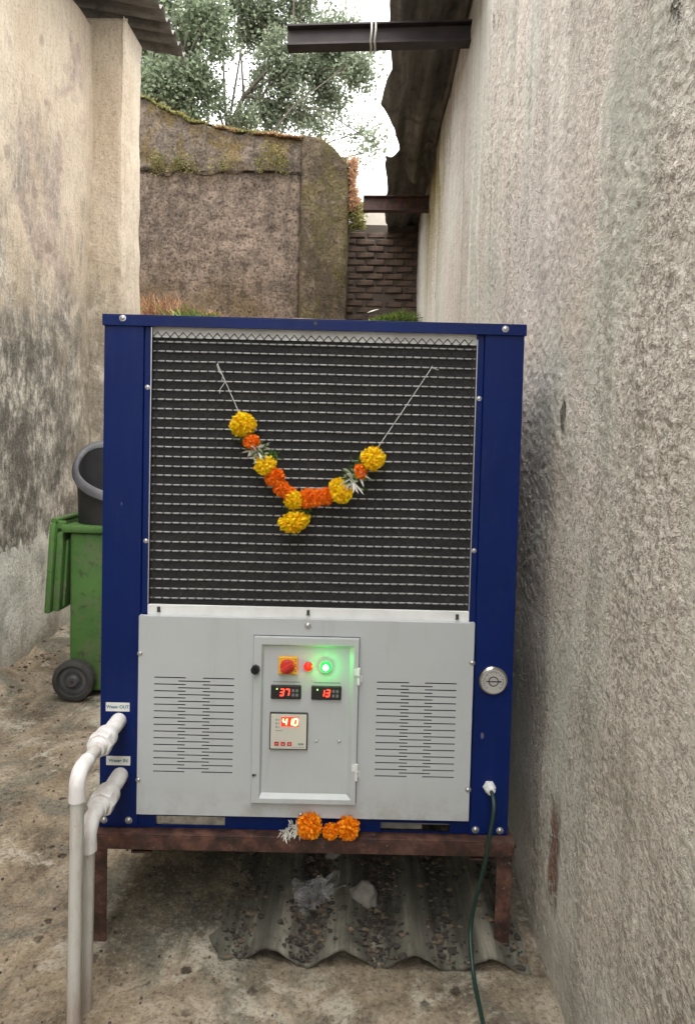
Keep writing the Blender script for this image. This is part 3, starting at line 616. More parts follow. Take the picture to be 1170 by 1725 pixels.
# ------------------------------------------------------------------ trees
def leaf_quad(mb, p, L, W):
    d = Vector((random.gauss(0, 1), random.gauss(0, 1), random.gauss(-0.3, 0.8))).normalized()
    s_ = d.cross(Vector((random.gauss(0, 1), random.gauss(0, 1), random.gauss(0, 1)))).normalized(); nn = d.cross(s_) * W * 0.3
    mb.add([p, p + d * L * 0.45 + s_ * W + nn, p + d * L, p + d * L * 0.45 - s_ * W + nn], [(0, 1, 2), (0, 2, 3)])
def tree(label, base, trunk_pts, clumps, lm, L, seed):
    random.seed(seed)
    t = thing('tree', label, 'tree', base, 0, 'trees beyond the retaining wall'); O = Vector(base)
    tb = MB(); tb.tube([Vector(p) - O for p, r in trunk_pts], [r for p, r in trunk_pts], 10)
    fork = Vector(trunk_pts[-1][0]); lv = MB()
    for (c, r, n) in clumps:
        c = Vector(c); start = Vector(random.choice(trunk_pts[1:])[0])
        mid = start.lerp(c, 0.5) + Vector((random.gauss(0, .2), random.gauss(0, .2), 0.25))
        tb.tube([start - O, start.lerp(mid, .6) - O, mid - O, c - O], [0.035, 0.026, 0.018, 0.010], 6)
        twigs = max(4, n // 38)
        for k in range(twigs):
            dv = Vector((random.gauss(0, 1), random.gauss(0, 1), random.gauss(0, 1))).normalized() * random.random() ** 0.4
            e = c + Vector((dv.x * r, dv.y * r, dv.z * r * 0.8))
            b = mid.lerp(c, random.uniform(0.5, 1.0)); m2 = b.lerp(e, 0.5) + Vector((0, 0, 0.06))
            tb.tube([b - O, m2 - O, e - O], [0.014, 0.009, 0.004], 4, False)
            for j in range(int(2.6 * n) // twigs):
                q = b.lerp(e, random.uniform(0.35, 1.08)) + Vector((random.gauss(0, .17), random.gauss(0, .17), random.gauss(-0.02, .15)))
                leaf_quad(lv, q - O, L * random.uniform(.7, 1.25), L * random.uniform(.26, .4))
    tb.build('trunk', MT['bark'], t, smooth='all')
    kind(lv.build('crown', lm, t), 'stuff')
    return t
def cl(items, Y0): return [(px(x, y, Y0 + random.uniform(-.8, .8)), r * Y0 / 1170, n) for x, y, r, n in items]
c1 = cl([(250, 140, 45, 900), (290, 120, 50, 900), (240, 80, 50, 700), (290, 60, 55, 800), (330, 40, 45, 700), (320, 150, 40, 600), (260, 180, 35, 450), (350, 90, 28, 350),
         (320, 190, 30, 350), (250, 20, 60, 700), (330, -20, 60, 700), (260, -60, 70, 700), (200, 60, 60, 500), (180, 0, 60, 500)], 15.5)
tree('dense dark leafy tree close behind the left end of the wall', (-4.6, 15.5, 2.8), [((-4.6, 15.5, 2.8), .17), ((-4.5, 15.5, 6.0), .11), ((-4.4, 15.4, 8.2), .07), ((-4.2, 15.4, 9.4), .04)], c1, MT['leafB'], 0.10, 3)
c2 = cl([(390, 20, 50, 700), (440, 50, 50, 800), (400, 70, 35, 420), (490, 30, 45, 600), (520, 75, 45, 650), (470, 100, 45, 600), (560, 105, 42, 650), (585, 135, 30, 330), (520, 140, 42, 560),
         (470, 160, 40, 480), (545, 175, 38, 430), (500, 200, 35, 400), (455, 205, 28, 260), (425, 185, 20, 110), (540, 225, 26, 170), (605, 228, 22, 90), (622, 252, 18, 70), (600, 265, 15, 45), (440, -20, 60, 800), (500, -30, 45, 500), (380, -60, 70, 700), (460, -90, 70, 700), (400, 215, 30, 300), (365, 200, 22, 160), (430, 130, 30, 260), (440, 200, 34, 350), (560, 60, 40, 420), (600, 100, 26, 200)], 16.5)
tree('open crowned tree showing thin forked branches against the white sky', (-3.6, 16.5, 2.8), [((-3.6, 16.5, 2.8), .13), ((-3.55, 16.5, 7.0), .10), ((-3.45, 16.5, 8.4), .07), ((-3.05, 16.4, 9.3), .05), ((-2.5, 16.4, 9.9), .035), ((-1.9, 16.4, 9.8), .025)], c2, MT['leafA'], 0.095, 5)
random.seed(21)

# ------------------------------------------------------------------ the chiller
CO = Vector((-0.75437452, 1.97520102, 0.33011256)); CA = 0.03269822
ch = thing('water_chiller', 'navy blue water chiller cabinet with wire guarded coil and grey lower front panel', 'water chiller', CO, CA)
H = 1.4955; D = 0.82
def P(mb, name, m, smooth=False, bevel=0.0, par=None, seg=2): return mb.build(name, m, par or ch, smooth, bevel, None, seg)
# folded top cover with a front lip
mb = MB().box(-0.004, 1.204, -0.006, D + 0.004, H - 0.003, H).box(-0.004, 1.204, -0.006, -0.003, H - 0.032, H - 0.003).box(-0.004, -0.001, -0.003, D, H - 0.032, H - 0.003).box(1.201, 1.204, -0.003, D, H - 0.032, H - 0.003)
tc = P(mb, 'top_cover', MT['blue'], bevel=0.0012)
mb = MB().box(0, 0.113, 0, 0.05, 0, H - 0.004).box(0.113, 0.1335, 0.006, 0.05, 0.05, H - 0.004)
P(mb, 'post', MT['blue'], bevel=0.0025)
mb = MB().box(1.087, 1.2, 0, 0.05, 0, H - 0.004).box(1.0665, 1.087, 0.006, 0.05, 0.05, H - 0.004)
P(mb, 'post', MT['blue'], bevel=0.0025)
P(MB().box(0.0, 0.003, 0.05, D - .003, 0.0, H - 0.004), 'side_panel', MT['blue'])
P(MB().box(1.197, 1.2, 0.05, D - .003, 0.0, H - 0.004), 'side_panel', MT['blue'])
P(MB().box(0.0, 1.2, D - .003, D, 0.05, H - 0.004), 'back_panel', MT['blue'])
P(MB().box(0.003, 1.197, 0.05, D - .003, 0.0, 0.003), 'floor_pan', MT['galv'])
# base rail with two lifting slots cut through it
def holed(x0, x1, z0, z1, holes, yf, th):
    xs = sorted({x0, x1, *[h[0] for h in holes], *[h[1] for h in holes]}); zs = sorted({z0, z1, *[h[2] for h in holes], *[h[3] for h in holes]})
    inh = lambda x, z: any(h[0] < x < h[1] and h[2] < z < h[3] for h in holes)
    mb = MB(); nx, nz = len(xs), len(zs)
    solid = [[not inh((xs[i] + xs[i + 1]) / 2, (zs[j] + zs[j + 1]) / 2) for j in range(nz - 1)] for i in range(nx - 1)]
    vs = [(x, yf, z) for x in xs for z in zs] + [(x, yf + th, z) for x in xs for z in zs]; k = nx * nz; fs = []
    for i in range(nx - 1):
        for j in range(nz - 1):
            if not solid[i][j]: continue
            a, b, c, d = i * nz + j, (i + 1) * nz + j, (i + 1) * nz + j + 1, i * nz + j + 1
            fs += [(a, b, c, d), (d + k, c + k, b + k, a + k)]
            for (p, q, ii, jj) in ((a, b, i, j - 1), (b, c, i + 1, j), (c, d, i, j + 1), (d, a, i - 1, j)):
                if not (0 <= ii < nx - 1 and 0 <= jj < nz - 1 and solid[ii][jj]): fs.append((q, p, p + k, q + k))
    return mb.add(vs, fs)
P(holed(0.113, 1.087, 0.001, 0.060, [(0.164, 0.368, 0.009, 0.036), (0.826, 1.03, 0.005, 0.030)], 0.004, 0.003), 'base_rail', MT['blue'])
# rough strips added behind the slots, standing in for concrete seen through
mb = MB(); rough_face(mb, lin(0.155, 0.378, 16), lin(0.002, 0.046, 6), lambda a, b: (a, 0.02, b), (0, -1, 0), 0.004, 30, 0)
P(mb, 'slot_backing', MT['sandy'], smooth='all')
mb = MB(); rough_face(mb, lin(0.82, 0.95, 16), lin(0.002, 0.045, 6), lambda a, b: (a, 0.022, b), (0, -1, 0), 0.004, 30, 0)
P(mb, 'slot_backing', MT['stone'], smooth='all')
# coil
P(MB().box(0.134, 1.066, 0.022, 0.14, 0.655, 1.4335), 'coil_fins', MT['coil'])
P(MB().box(0.134, 1.066, 0.016, 0.052, 1.4355, H - 0.006), 'top_strip', MT['white'])
tb0 = None
for k in range(28):
    z = 1.4235 - k * 0.02755
    if tb0 is None: tb0 = P(MB().tube([(x, 0.0188 - 0.0005 * sin(x * 40), 0.0003 * sin(x * 23)) for x in lin(0.135, 1.065, 40)], 0.0027, 8), 'coil_tube', MT['tube'], smooth='all'); tb0.location.z = z
    else: share(tb0, 'coil_tube', ch, (0, random.uniform(-.001, .001), z + random.uniform(-.0006, .0006)), (0, random.uniform(-.0006, .0006), 0))
# expanded wire guard: twisted diamonds
mb = MB(); gw, gh = 0.0245, 0.013775; nx = 38; nz = 57; zb = 1.4235 - 55 * gh
for j in range(nz):
    for i in range(nx):
        x = 0.136 + i * gw; z = zb + j * gh
        if j % 2 and x + gw * .5 < 1.064: xm = x + gw * .5; mb.box(xm - .0021, xm + .0021, 0.0098, 0.0118, z - .0022, z + .0022)
        for (a, b) in (((0, 0), (0.5, 1)), ((0.5, 1), (1, 0))) if j % 2 == 0 else (((0, 1), (0.5, 0)), ((0.5, 0), (1, 1))):
            p0 = Vector((x + a[0] * gw, 0.010 + 0.0015 * a[1], z + a[1] * gh)); p1 = Vector((x + b[0] * gw, 0.010 + 0.0015 * b[1], z + b[1] * gh))
            if p1.x > 1.066: continue
            d = (p1 - p0).normalized(); n1 = Vector((-d.z, 0, d.x)) * 0.00105; n2 = Vector((0, 0.0008, 0))
            mb.add([p0 - n1 + n2, p0 + n1 + n2, p0 - n2, p1 - n1 + n2, p1 + n1 + n2, p1 - n2], [(0, 3, 5, 2), (2, 5, 4, 1), (1, 4, 3, 0)])
kind(P(mb, 'wire_guard', MT['wire']), 'stuff')
mb = MB().box(0.1330, 0.1355, 0.002, 0.006, 0.665, 1.462); P(mb, 'guard_edge', MT['galv'])
mb = MB().box(1.0645, 1.067, 0.002, 0.006, 0.665, 1.450); P(mb, 'guard_edge', MT['galv'])
P(MB().box(0.134, 1.066, -0.001, 0.010, 0.62, 0.663), 'guard_ledge', MT['white'], bevel=0.001)
# lower front panel with two louvre fields cut through
rows = []; holes = []
for g0 in (((0.161, 0.252), (0.230, 0.322), (0.301, 0.391)), ((0.803, 0.896), (0.872, 0.964), (0.941, 1.033))):
    for k in range(29):
        z = 0.4565 - k * 0.01971 / 2
        for gi, (a, b) in enumerate(g0):
            if (gi == 1) == (k % 2 == 1): holes.append((a, b, z - 0.0019, z + 0.0019))
P(holed(0.115, 1.080, 0.052, 0.634, holes, -0.0195, 0.003), 'front_panel', MT['panel'])
P(MB().box(0.115, 0.118, -0.0165, 0.0, 0.052, 0.634).box(1.077, 1.08, -0.0165, 0.0, 0.052, 0.634).box(0.118, 1.077, -0.0165, -0.002, 0.631, 0.634).box(0.118, 1.077, -0.0165, 0.0, 0.052, 0.055), 'panel_return', MT['panel'])
P(MB().box(0.12, 1.075, -0.004, -0.001, 0.064, 0.62), 'dark_backing', MT['black'])  # black sheet added behind the louvres to stand in for interior shade
# door
dr = P(MB().box(0.4455, 0.7505, -0.0204, -0.0196, 0.0985, 0.587), 'door_shadow_gap', MT['ink'])  # dark sheet painting the shadow gap around the door
def ring(mb, o, i, yo, yi, yb):
    (ax, bx, az, bz), (cx, dx, cz, dz) = o, i
    co = [(ax, az), (bx, az), (bx, bz), (ax, bz)]; e = 0.006
    ci = [(cx - e, cz - e * 2), (dx + e * 2, cz - e * 2), (dx + e * 2, dz + e), (cx - e, dz + e)]; cc = [(cx, cz), (dx, cz), (dx, dz), (cx, dz)]
    vs = [(x, yb, z) for x, z in co] + [(x, yo, z) for x, z in co] + [(x, yo, z) for x, z in ci] + [(x, yi, z) for x, z in cc]
    fs = []
    for l in range(3): fs += [(4 * l + k, 4 * l + (k + 1) % 4, 4 * l + 4 + (k + 1) % 4, 4 * l + 4 + k) for k in range(4)]
    fs.append((12, 13, 14, 15)); return mb.add(vs, fs)
door = P(ring(MB(), (0.4475, 0.7485, 0.1005, 0.585), (0.476, 0.7225, 0.1265, 0.558), -0.0345, -0.0235, -0.0205), 'control_door', MT['panel'], bevel=0.0009)
def disc(x, z, y0, prof, m, name, par=None, n=20, smooth=True):
    return MB().lathe(prof, (x, y0, z), (0, -1, 0), n).build(name, m, par or ch, smooth)
mb = MB()
for a in range(4):
    c_, s_ = cos(a * pi / 4 + .3), sin(a * pi / 4 + .3)
    mb.add([Vector((0.454 + 0.012 * (c_ * u - s_ * v * .38), y, 0.493 + 0.012 * (s_ * u + c_ * v * .38))) for y in (-0.0345, -0.049) for u, v in ((-1, -1), (1, -1), (1, 1), (-1, 1))],
           [(0, 1, 2, 3), (7, 6, 5, 4), (0, 4, 5, 1), (1, 5, 6, 2), (2, 6, 7, 3), (3, 7, 4, 0)])
P(mb, 'latch_knob', MT['black'], par=door)
P(MB().box(0.4505, 0.4575, -0.039, -0.0346, 0.181, 0.186).box(0.4585, 0.4615, -0.038, -0.0346, 0.181, 0.186), 'catch', MT['black'], par=door)
for zz in (0.478, 0.198):
    mb = MB().tube([(0.7495, -0.037, zz - 0.024), (0.7495, -0.037, zz - 0.002)], 0.0045, 10).tube([(0.7495, -0.037, zz + 0.001), (0.7495, -0.037, zz + 0.024)], 0.0045, 10)
    mb.box(0.736, 0.748, -0.0375, -0.0346, zz + 0.003, zz + 0.022).box(0.7515, 0.760, -0.0235, -0.0196, zz - 0.022, zz - 0.003).box(0.7485, 0.7515, -0.037, -0.0196, zz - 0.022, zz - 0.003)
    P(mb, 'hinge', MT['white'], smooth=True, par=door)
YD = -0.0237
# rotary switch
rs = P(MB().box(0.519, 0.573, YD - 0.010, YD, 0.477, 0.5285), 'rotary_switch', MT['yel'], bevel=0.002)
disc(0.545, 0.502, YD - 0.0101, [(0, .021), (.004, .0205), (.005, .018)], MT['red'], 'dial_plate', rs)
mb = MB(); rot = Matrix.Translation((0.545, 0, 0.502)) @ Matrix.Rotation(radians(-35), 4, 'Y')
mb.box(-0.0195, 0.0195, YD - 0.030, YD - 0.0152, -0.008, 0.008, 0, rot)
mb.build('switch_handle', MT['red'], rs, False, 0.004)
mb = MB()
for a in range(9):
    mb.box(0.566, 0.570, YD - 0.0104, YD - 0.0101, 0.482 + a * 0.0048, 0.4838 + a * 0.0048) if a % 3 else None
mb.box(0.527, 0.565, YD - 0.0104, YD - 0.0101, 0.4795, 0.4805)
mb.build('plate_marking', MT['ink'], rs)
# lamps
lr = disc(0.604, 0.501, YD, [(0, .0135), (.004, .0135), (.0045, .012)], MT['chrome'], 'indicator_lamp')
disc(0.604, 0.501, YD - 0.0046, [(0, .0138), (.004, .0132), (.007, .011), (.009, .006), (.0096, .0005)], MT['lampr'], 'lens', lr)
lg = disc(0.654, 0.501, YD, [(0, .0135), (.004, .0135), (.0045, .012)], MT['chrome'], 'indicator_lamp')
disc(0.654, 0.501, YD - 0.0046, [(0, .0165), (.004, .016), (.007, .0125), (.0085, .0085)], MT['lampg'], 'lens', lg)
disc(0.654, 0.501, YD - 0.0132, [(0, .0085), (.0015, .007), (.0025, .003), (.0027, .0005)], MT['lampw'], 'bulb', lg)
def lamp_light(x, z, c, e, off):
    l = bpy.data.lights.new('lamp_light', 'POINT'); l.color = c; l.energy = e; l.shadow_soft_size = 0.004
    o = bpy.data.objects.new('lamp_light', l); COL.objects.link(o); o.parent = ch; o.location = (x, YD - off, z)
lamp_light(0.654, 0.501, (0.01, 1, 0.10), 0.10, 0.018)
lamp_light(0.604, 0.501, (1, 0.06, 0.05), 0.012, 0.020)
# seven-segment digits
SEG = {'0': 'abcdef', '1': 'bc', '3': 'abcdg', '4': 'bcfg', '7': 'abc'}
def digits(txt, x, z, h, y, slant=0.14, th=0.16):
    mb = MB(); wd = h * 0.55
    for k, c in enumerate(txt):
        ox = x + k * (wd + h * 0.28)
        S_ = dict(a=((0, 1), (1, 1)), b=((1, .5), (1, 1)), c=((1, 0), (1, .5)), d=((0, 0), (1, 0)), e=((0, 0), (0, .5)), f=((0, .5), (0, 1)), g=((0, .5), (1, .5)))
        for s_ in SEG[c]:
            (a, b), (d, e) = S_[s_]; p = Vector((ox + a * wd + slant * b * h, 0, z + b * h)); q = Vector((ox + d * wd + slant * e * h, 0, z + e * h))
            dd = (q - p).normalized(); nn = Vector((-dd.z, 0, dd.x)) * h * th / 2; p = p + dd * h * .03; q = q - dd * h * .03
            v4 = [p - nn, p + nn, q + nn, q - nn]
            mb.add([v + Vector((0, y, 0)) for v in v4] + [v + Vector((0, y - 0.0006, 0)) for v in v4], [(0, 1, 2, 3), (7, 6, 5, 4), (0, 4, 5, 1), (1, 5, 6, 2), (2, 6, 7, 3), (3, 7, 4, 0)])
    return mb
def display(x0, x1, z0, z1, txt):
    d = P(MB().box(x0, x1, YD - 0.008, YD, z0, z1), 'temperature_display', MT['black'], bevel=0.0025)
    mb = MB()
    for a in range(2):
        for b in range(2): mb.box(x1 - 0.026 + a * 0.011, x1 - 0.019 + a * 0.011, YD - 0.0088, YD - 0.0081, z0 + 0.009 + b * 0.013, z0 + 0.017 + b * 0.013)
    mb.build('button', MT['greyink'], d)
    digits(txt, x0 + 0.0255, (z0 + z1) / 2 - 0.009, 0.0185, YD - 0.0083).build('digits', MT['digit'], d)
    MB().box(x0 + 0.016, x0 + 0.019, YD - 0.0088, YD - 0.0083, z1 - 0.012, z1 - 0.0085).build('led', MT['gdot'], d)
    # fine caption line above the display, too small to read
    mb = MB(); x = x0 + 0.006
    while x < x1 - 0.006:
        wv = random.uniform(0.003, 0.006); mb.box(x, min(x + wv, x1 - 0.004), YD - 0.0003, YD - 0.0001, z1 + 0.0062, z1 + 0.0088); x += wv + 0.0012
    mb.build('caption', MT['greyink'], d)
display(0.4985, 0.585, 0.405, 0.4455, '37')
display(0.6145, 0.7005, 0.405, 0.4455, '13')
# square controller
mt = P(MB().box(0.497, 0.6065, YD - 0.008, YD, 0.2575, 0.3655), 'controller', MT['black'], bevel=0.002)
MB().box(0.5005, 0.6030, YD - 0.0092, YD - 0.0081, 0.2610, 0.3620).build('face_plate', MT['meter'], mt, False, 0.0003, seg=1)
YM = YD - 0.0093
MB().box(0.530, 0.5805, YM - 0.0006, YM - 0.0001, 0.3265, 0.3540).build('display_window', MT['glow'], mt)
digits('410', 0.5345, 0.331, 0.0185, YM - 0.0007, 0.10, 0.2).build('digits', MT['digit2'], mt)
mb = MB()
for k in range(3): mb.box(0.5145, 0.5185, YM - 0.0005, YM - 0.0001, 0.3435 - k * 0.0105, 0.3475 - k * 0.0105).box(0.521, 0.5255, YM - 0.0004, YM - 0.0001, 0.3445 - k * 0.0105, 0.3465 - k * 0.0105)
for k in range(5): mb.box(0.514 + k * 0.0042, 0.517 + k * 0.0042, YM - 0.0004, YM - 0.0001, 0.3128, 0.3148)
for k in range(4): mb.box(0.580 + k * 0.0042, 0.583 + k * 0.0042, YM - 0.0004, YM - 0.0001, 0.2725, 0.2785)
mb.box(0.561, 0.598, YM - 0.0004, YM - 0.0001, 0.2655, 0.2665)
kind(mb.build('printing', MT['greyink'], mt), 'stuff')
for k in range(3):
    b0 = 0.512 + k * 0.0185
    mb = MB().box(b0, b0 + 0.0125, YM - 0.0014, YM - 0.0001, 0.2700, 0.2815)
    mb.box(b0 + .003, b0 + .0095, YM - .0017, YM - .00141, .2750, .2765, 1)
    if k == 1: mb.box(b0 + .0055, b0 + .007, YM - .0017, YM - .00141, .2725, .2749, 1)
    if k == 2: mb.box(b0 + .0055, b0 + .007, YM - .0017, YM - .00141, .2725, .2749, 1).box(b0 + .0055, b0 + .007, YM - .0017, YM - .00141, .2766, .2795, 1)
    mb.build('button', [MT['red'], MT['meter']], mt)
# screws
def screw(x, z, y, r=0.0075, m='zinc'):
    global scr0
    if 'scr0' not in globals():
        mb = MB().lathe([(0, 1), (.15, 1), (.45, .85), (.62, .5), (.66, .3)], (0, 0, 0), (0, -1, 0), 14).lathe([(-0.05, 1.45), (0.1, 1.4), (0.12, 1.2)], (0, 0, 0), (0, -1, 0), 14)
        scr0 = mb.build('screw', MT['zinc'], ch, True); o = scr0
    else: o = share(scr0, 'screw', ch)
    o.location = (x, y, z); o.scale = (r, r, r); return o
for x, z, y, r in [(.054, 1.4845, -.006, .0068), (1.143, 1.481, -.006, .0068), (.1235, 1.291, .006, .005), (.1245, .847, .006, .005), (1.0765, 1.282, .006, .005), (1.0755, .841, .006, .005),
                   (.014, .022, 0, .0075), (.087, .022, 0, .0075), (1.105, .0155, 0, .0075), (1.177, .0145, 0, .0075), (.1195, .525, -.0195, .0055), (.1195, .154, -.0195, .0055),
                   (1.0755, .519, -.0195, .006), (1.0755, .145, -.0195, .006), (.6, .617, -.0195, .0075), (.632, .281, YD, .0038), (.698, .2815, YD, .0038), (.591, .061, -.0195, .0055)]: screw(x, z, y, r)
disc(0.601, 1.4835, -0.006, [(0, .0052), (.0006, .005)], MT['ink'], 'screw_hole', tc)
for x, z in ((.167, .650), (.599, .650), (1.031, .6475)):
    P(MB().box(x - .004, x + .004, -0.007, -0.001, z - .006, z + .008).box(x - .006, x + .006, -0.004, -0.001, z - .0075, z - .0065), 'clip', MT['ink'])
# gauge
gg = disc(1.141, 0.463, 0.0, [(0, .043), (.004, .043), (.008, .041), (.0105, .037), (.010, .0345)], MT['chrome'], 'pressure_gauge', n=40)
disc(1.141, 0.463, -0.0101, [(0, .0345), (.0012, .0345)], MT['dial'], 'dial', gg, n=40)
mb = MB(); y = -0.0116
for k in range(28):
    a = radians(225 - k * 10); c_, s_ = cos(a), sin(a); L = 0.004 if k % 3 else 0.007; nn = Vector((-s_, 0, c_)) * 0.0008
    p = Vector((1.141 + c_ * 0.031, y, 0.463 + s_ * 0.031)); q = p - Vector((c_, 0, s_)) * L
    mb.add([p - nn, p + nn, q + nn, q - nn], [(0, 1, 2, 3)])
for k in range(36):
    a0, a1 = radians(k * 10), radians(k * 10 + 10); r0, r1 = 0.0125, 0.0138
    mb.add([(1.141 + r * cos(a), y, 0.463 + r * sin(a)) for r, a in ((.0118, a0), (.0150, a0), (.0150, a1), (.0118, a1))], [(0, 1, 2, 3)])
mb.build('dial_marking', MT['ink'], gg)
mb = MB().box(1.119, 1.158, -0.0124, -0.0118, 0.4615, 0.4645); mb.add([(1.167, -0.0121, 0.463), (1.157, -0.0121, 0.4665), (1.157, -0.0121, 0.4595)], [(0, 1, 2)])
mb.box(1.1392, 1.1428, -0.0130, -0.0118, 0.4612, 0.4648); mb.build('needle', MT['ink'], gg)
# stick-on labels
def text_mesh(name, txt, size, m, parent, loc):
    cu = bpy.data.curves.new(name, 'FONT'); cu.body = txt; cu.size = size; cu.align_x = 'CENTER'; cu.align_y = 'CENTER'; cu.extrude = 0.0002; cu.offset = 0.0003
    to = bpy.data.objects.new(name, cu); COL.objects.link(to); dg = bpy.context.evaluated_depsgraph_get()
    me = bpy.data.meshes.new_from_object(to.evaluated_get(dg)); bpy.data.objects.remove(to); me.materials.clear(); me.materials.append(m)
    o = bpy.data.objects.new(name, me); COL.objects.link(o); o.parent = parent; o.location = loc; o.rotation_euler = (pi / 2, 0, 0); return o
l1 = P(MB().box(0.0165, 0.0855, -0.0008, 0.0, 0.3465, 0.3725), 'name_label', MT['tan']); text_mesh('lettering', 'Water OUT', 0.0128, MT['teal'], l1, (0.051, -0.0012, 0.3595))
l2 = P(MB().box(0.0195, 0.0895, -0.0008, 0.0, 0.1865, 0.2135), 'name_label', MT['tan']); text_mesh('lettering', 'Water IN', 0.0140, MT['teal'], l2, (0.0545, -0.0012, 0.2))
# cable gland
disc(1.141, 0.146, 0, [(0, .019), (.006, .019), (.0065, .0155), (.016, .0155), (.024, .0135), (.030, .0115), (.0305, .006)], MT['white'], 'cable_gland', n=6, smooth=False)

CM = Matrix.Translation(CO) @ Matrix.Rotation(CA, 4, 'Z')
def cw(x, y, z): return CM @ Vector((x, y, z))
# power cable
pts = [(1.141, -0.028, 0.146), (1.142, -0.05, 0.141), (1.141, -0.070, 0.122), (1.137, -0.076, 0.09), (1.130, -0.075, 0.04), (1.123, -0.068, -0.03), (1.112, -0.058, -0.10), (1.100, -0.05, -0.17), (1.092, -0.045, -0.235), (1.088, -0.060, -0.268), (1.085, -0.105, -0.296), (1.083, -0.17, -0.3200), (1.075, -0.40, -0.3235), (1.03, -0.75, -0.3235), (0.9, -1.4, -0.3235)]
mb = MB(); sm = []
pv = [cw(*p) for p in pts]
for i in range(len(pv) - 1):
    a, b, c, d = pv[max(i - 1, 0)], pv[i], pv[i + 1], pv[min(i + 2, len(pv) - 1)]
    for t in (0, .25, .5, .75): sm.append(0.5 * ((2 * b) + (c - a) * t + (2 * a - 5 * b + 4 * c - d) * t * t + (3 * b - a - 3 * c + d) * t ** 3))
mb.tube(sm + [pv[-1]], 0.0058, 10); o = mb.build('power_cable', MT['cable'], smooth='all'); tag(o, 'dark green power cable hanging from the white gland on the blue cabinet', 'cable')

# ------------------------------------------------------------------ PVC pipes
def water_pipe(label, x, z, out, xe, r, groups):
    t = thing('water_pipe', label, 'pipe', cw(x, -out, -CO.z).xyz, 0, 'pipes on the left of the cabinet'); t.location.z = 0
    O = t.location.copy(); a = cw(x, -0.001, z); d = (cw(x, -1, z) - cw(x, 0, z)).normalized()
    def L(prof, name, m, n=24): return MB().lathe(prof, a - O, d, n).build(name, m, t, True)
    L([(0, r * 1.36), (.008, r * 1.40), (.06, r * 1.34), (.062, r * 1.26), (.085, r * 1.26), (.087, r * 1.05)], 'socket', MT['pvc'])
    L([(.080, r * 1.07), (.083, r * 1.30), (.095, r * 1.30), (.097, r * 1.1)], 'thread_tape', MT['solder'])
    L([(.097, r * 1.75), (.103, r * 1.9), (.128, r * 1.9), (.133, r * 1.75), (.135, r * 1.3)], 'union_collar', MT['pvc'])
    o = MB().lathe([(.135, r * 1.9), (.139, r * 2.08), (.163, r * 2.08), (.168, r * 1.95)], a - O, d, 8).build('union_nut', MT['pvc'], t, False)
    L([(.168, r * 1.5), (.172, r * 1.42), (.19, r * 1.38), (.192, r * 1.0)], 'union_tail', MT['pvc'])
    L([(.188, r), (out - 0.028, r)], 'pipe_stub', MT['pvcpipe'])
    e = a - O + d * out; R = 0.035; mb = MB(); c = e - d * R + Vector((0, 0, -R)); ps = [e - d * (R + .030)]
    for k in range(9):
        th = k / 8 * pi / 2; ps.append(c + d * R * sin(th) + Vector((0, 0, R * cos(th))))
    ps.append(c + d * R + Vector((0, 0, -0.034)))
    mb.tube(ps, [r * 1.2] + [r * 1.22] * 9 + [r * 1.26], 22); mb.build('elbow', MT['pvc'], t, True)
    f = c + d * R; MB().tube([f + Vector((0, 0, -0.030)), Vector((f.x - .002, f.y, (f.z) * .5)), Vector((f.x - 0.004, f.y, -0.03))], r, 22).build('pipe', MT['pvcpipe'], t, True)
water_pipe('longer white pipe from the upper fitting marked OUT, turning straight down', 0.055, 0.320, 0.315, 0, 0.0165, 0)
water_pipe('shorter white pipe from the lower fitting marked IN, behind the other pipe', 0.061, 0.157, 0.255, 0, 0.0175, 0)

# ------------------------------------------------------------------ stand
st = thing('steel_stand', 'rusty brown angle iron stand carrying the blue cabinet', 'stand', (CO.x, CO.y, 0), CA)
z0 = CO.z
def SB(mb, name, m='rust', bev=0.0015): return mb.build(name, MT[m], st, False, bev)
SB(MB().box(-0.014, 1.214, -0.030, 0.020, z0 - 0.0065, z0 - 0.001).box(-0.014, 1.214, -0.030, -0.0245, z0 - 0.047, z0 - 0.0065), 'front_rail')
SB(MB().box(-0.014, 1.214, D - 0.02, D + 0.03, z0 - 0.0065, z0 - 0.001).box(-0.014, 1.214, D + 0.0245, D + 0.03, z0 - 0.047, z0 - 0.0065), 'back_rail')
SB(MB().box(-0.014, 0.03, 0.021, D - 0.021, z0 - 0.0065, z0 - 0.001), 'side_rail'); SB(MB().box(1.17, 1.214, 0.021, D - 0.021, z0 - 0.0065, z0 - 0.001), 'side_rail')
for xx in (0.0, 1.165):
    for yy in (-0.0235, D - 0.02):
        zt = z0 - 0.008 if yy > 0 else z0 - 0.0475
        lx = xx - 0.006 if xx == 0 else xx
        mb = MB()
        if xx == 0: mb.box(lx, lx + 0.038, yy, yy + 0.006, -0.02, zt).box(lx, lx + 0.006, yy + 0.006, yy + 0.045, -0.02, zt)
        else: mb.box(lx, lx + 0.045, yy, yy + 0.006, -0.02, zt).box(lx + 0.039, lx + 0.045, yy + 0.006, yy + 0.045, -0.02, zt)
        SB(mb, 'leg')
for xx in (0.10, 1.085):
    SB(MB().box(xx, xx + 0.006, -0.018, D, z0 - 0.066, z0 - 0.0072).box(xx + 0.006, xx + 0.06, -0.018, D, z0 - 0.066, z0 - 0.060), 'cross_bar')
SB(MB().box(1.165, 1.235, 0.03, 0.06, z0 - 0.056, z0 - 0.050), 'tie_rod', 'black')

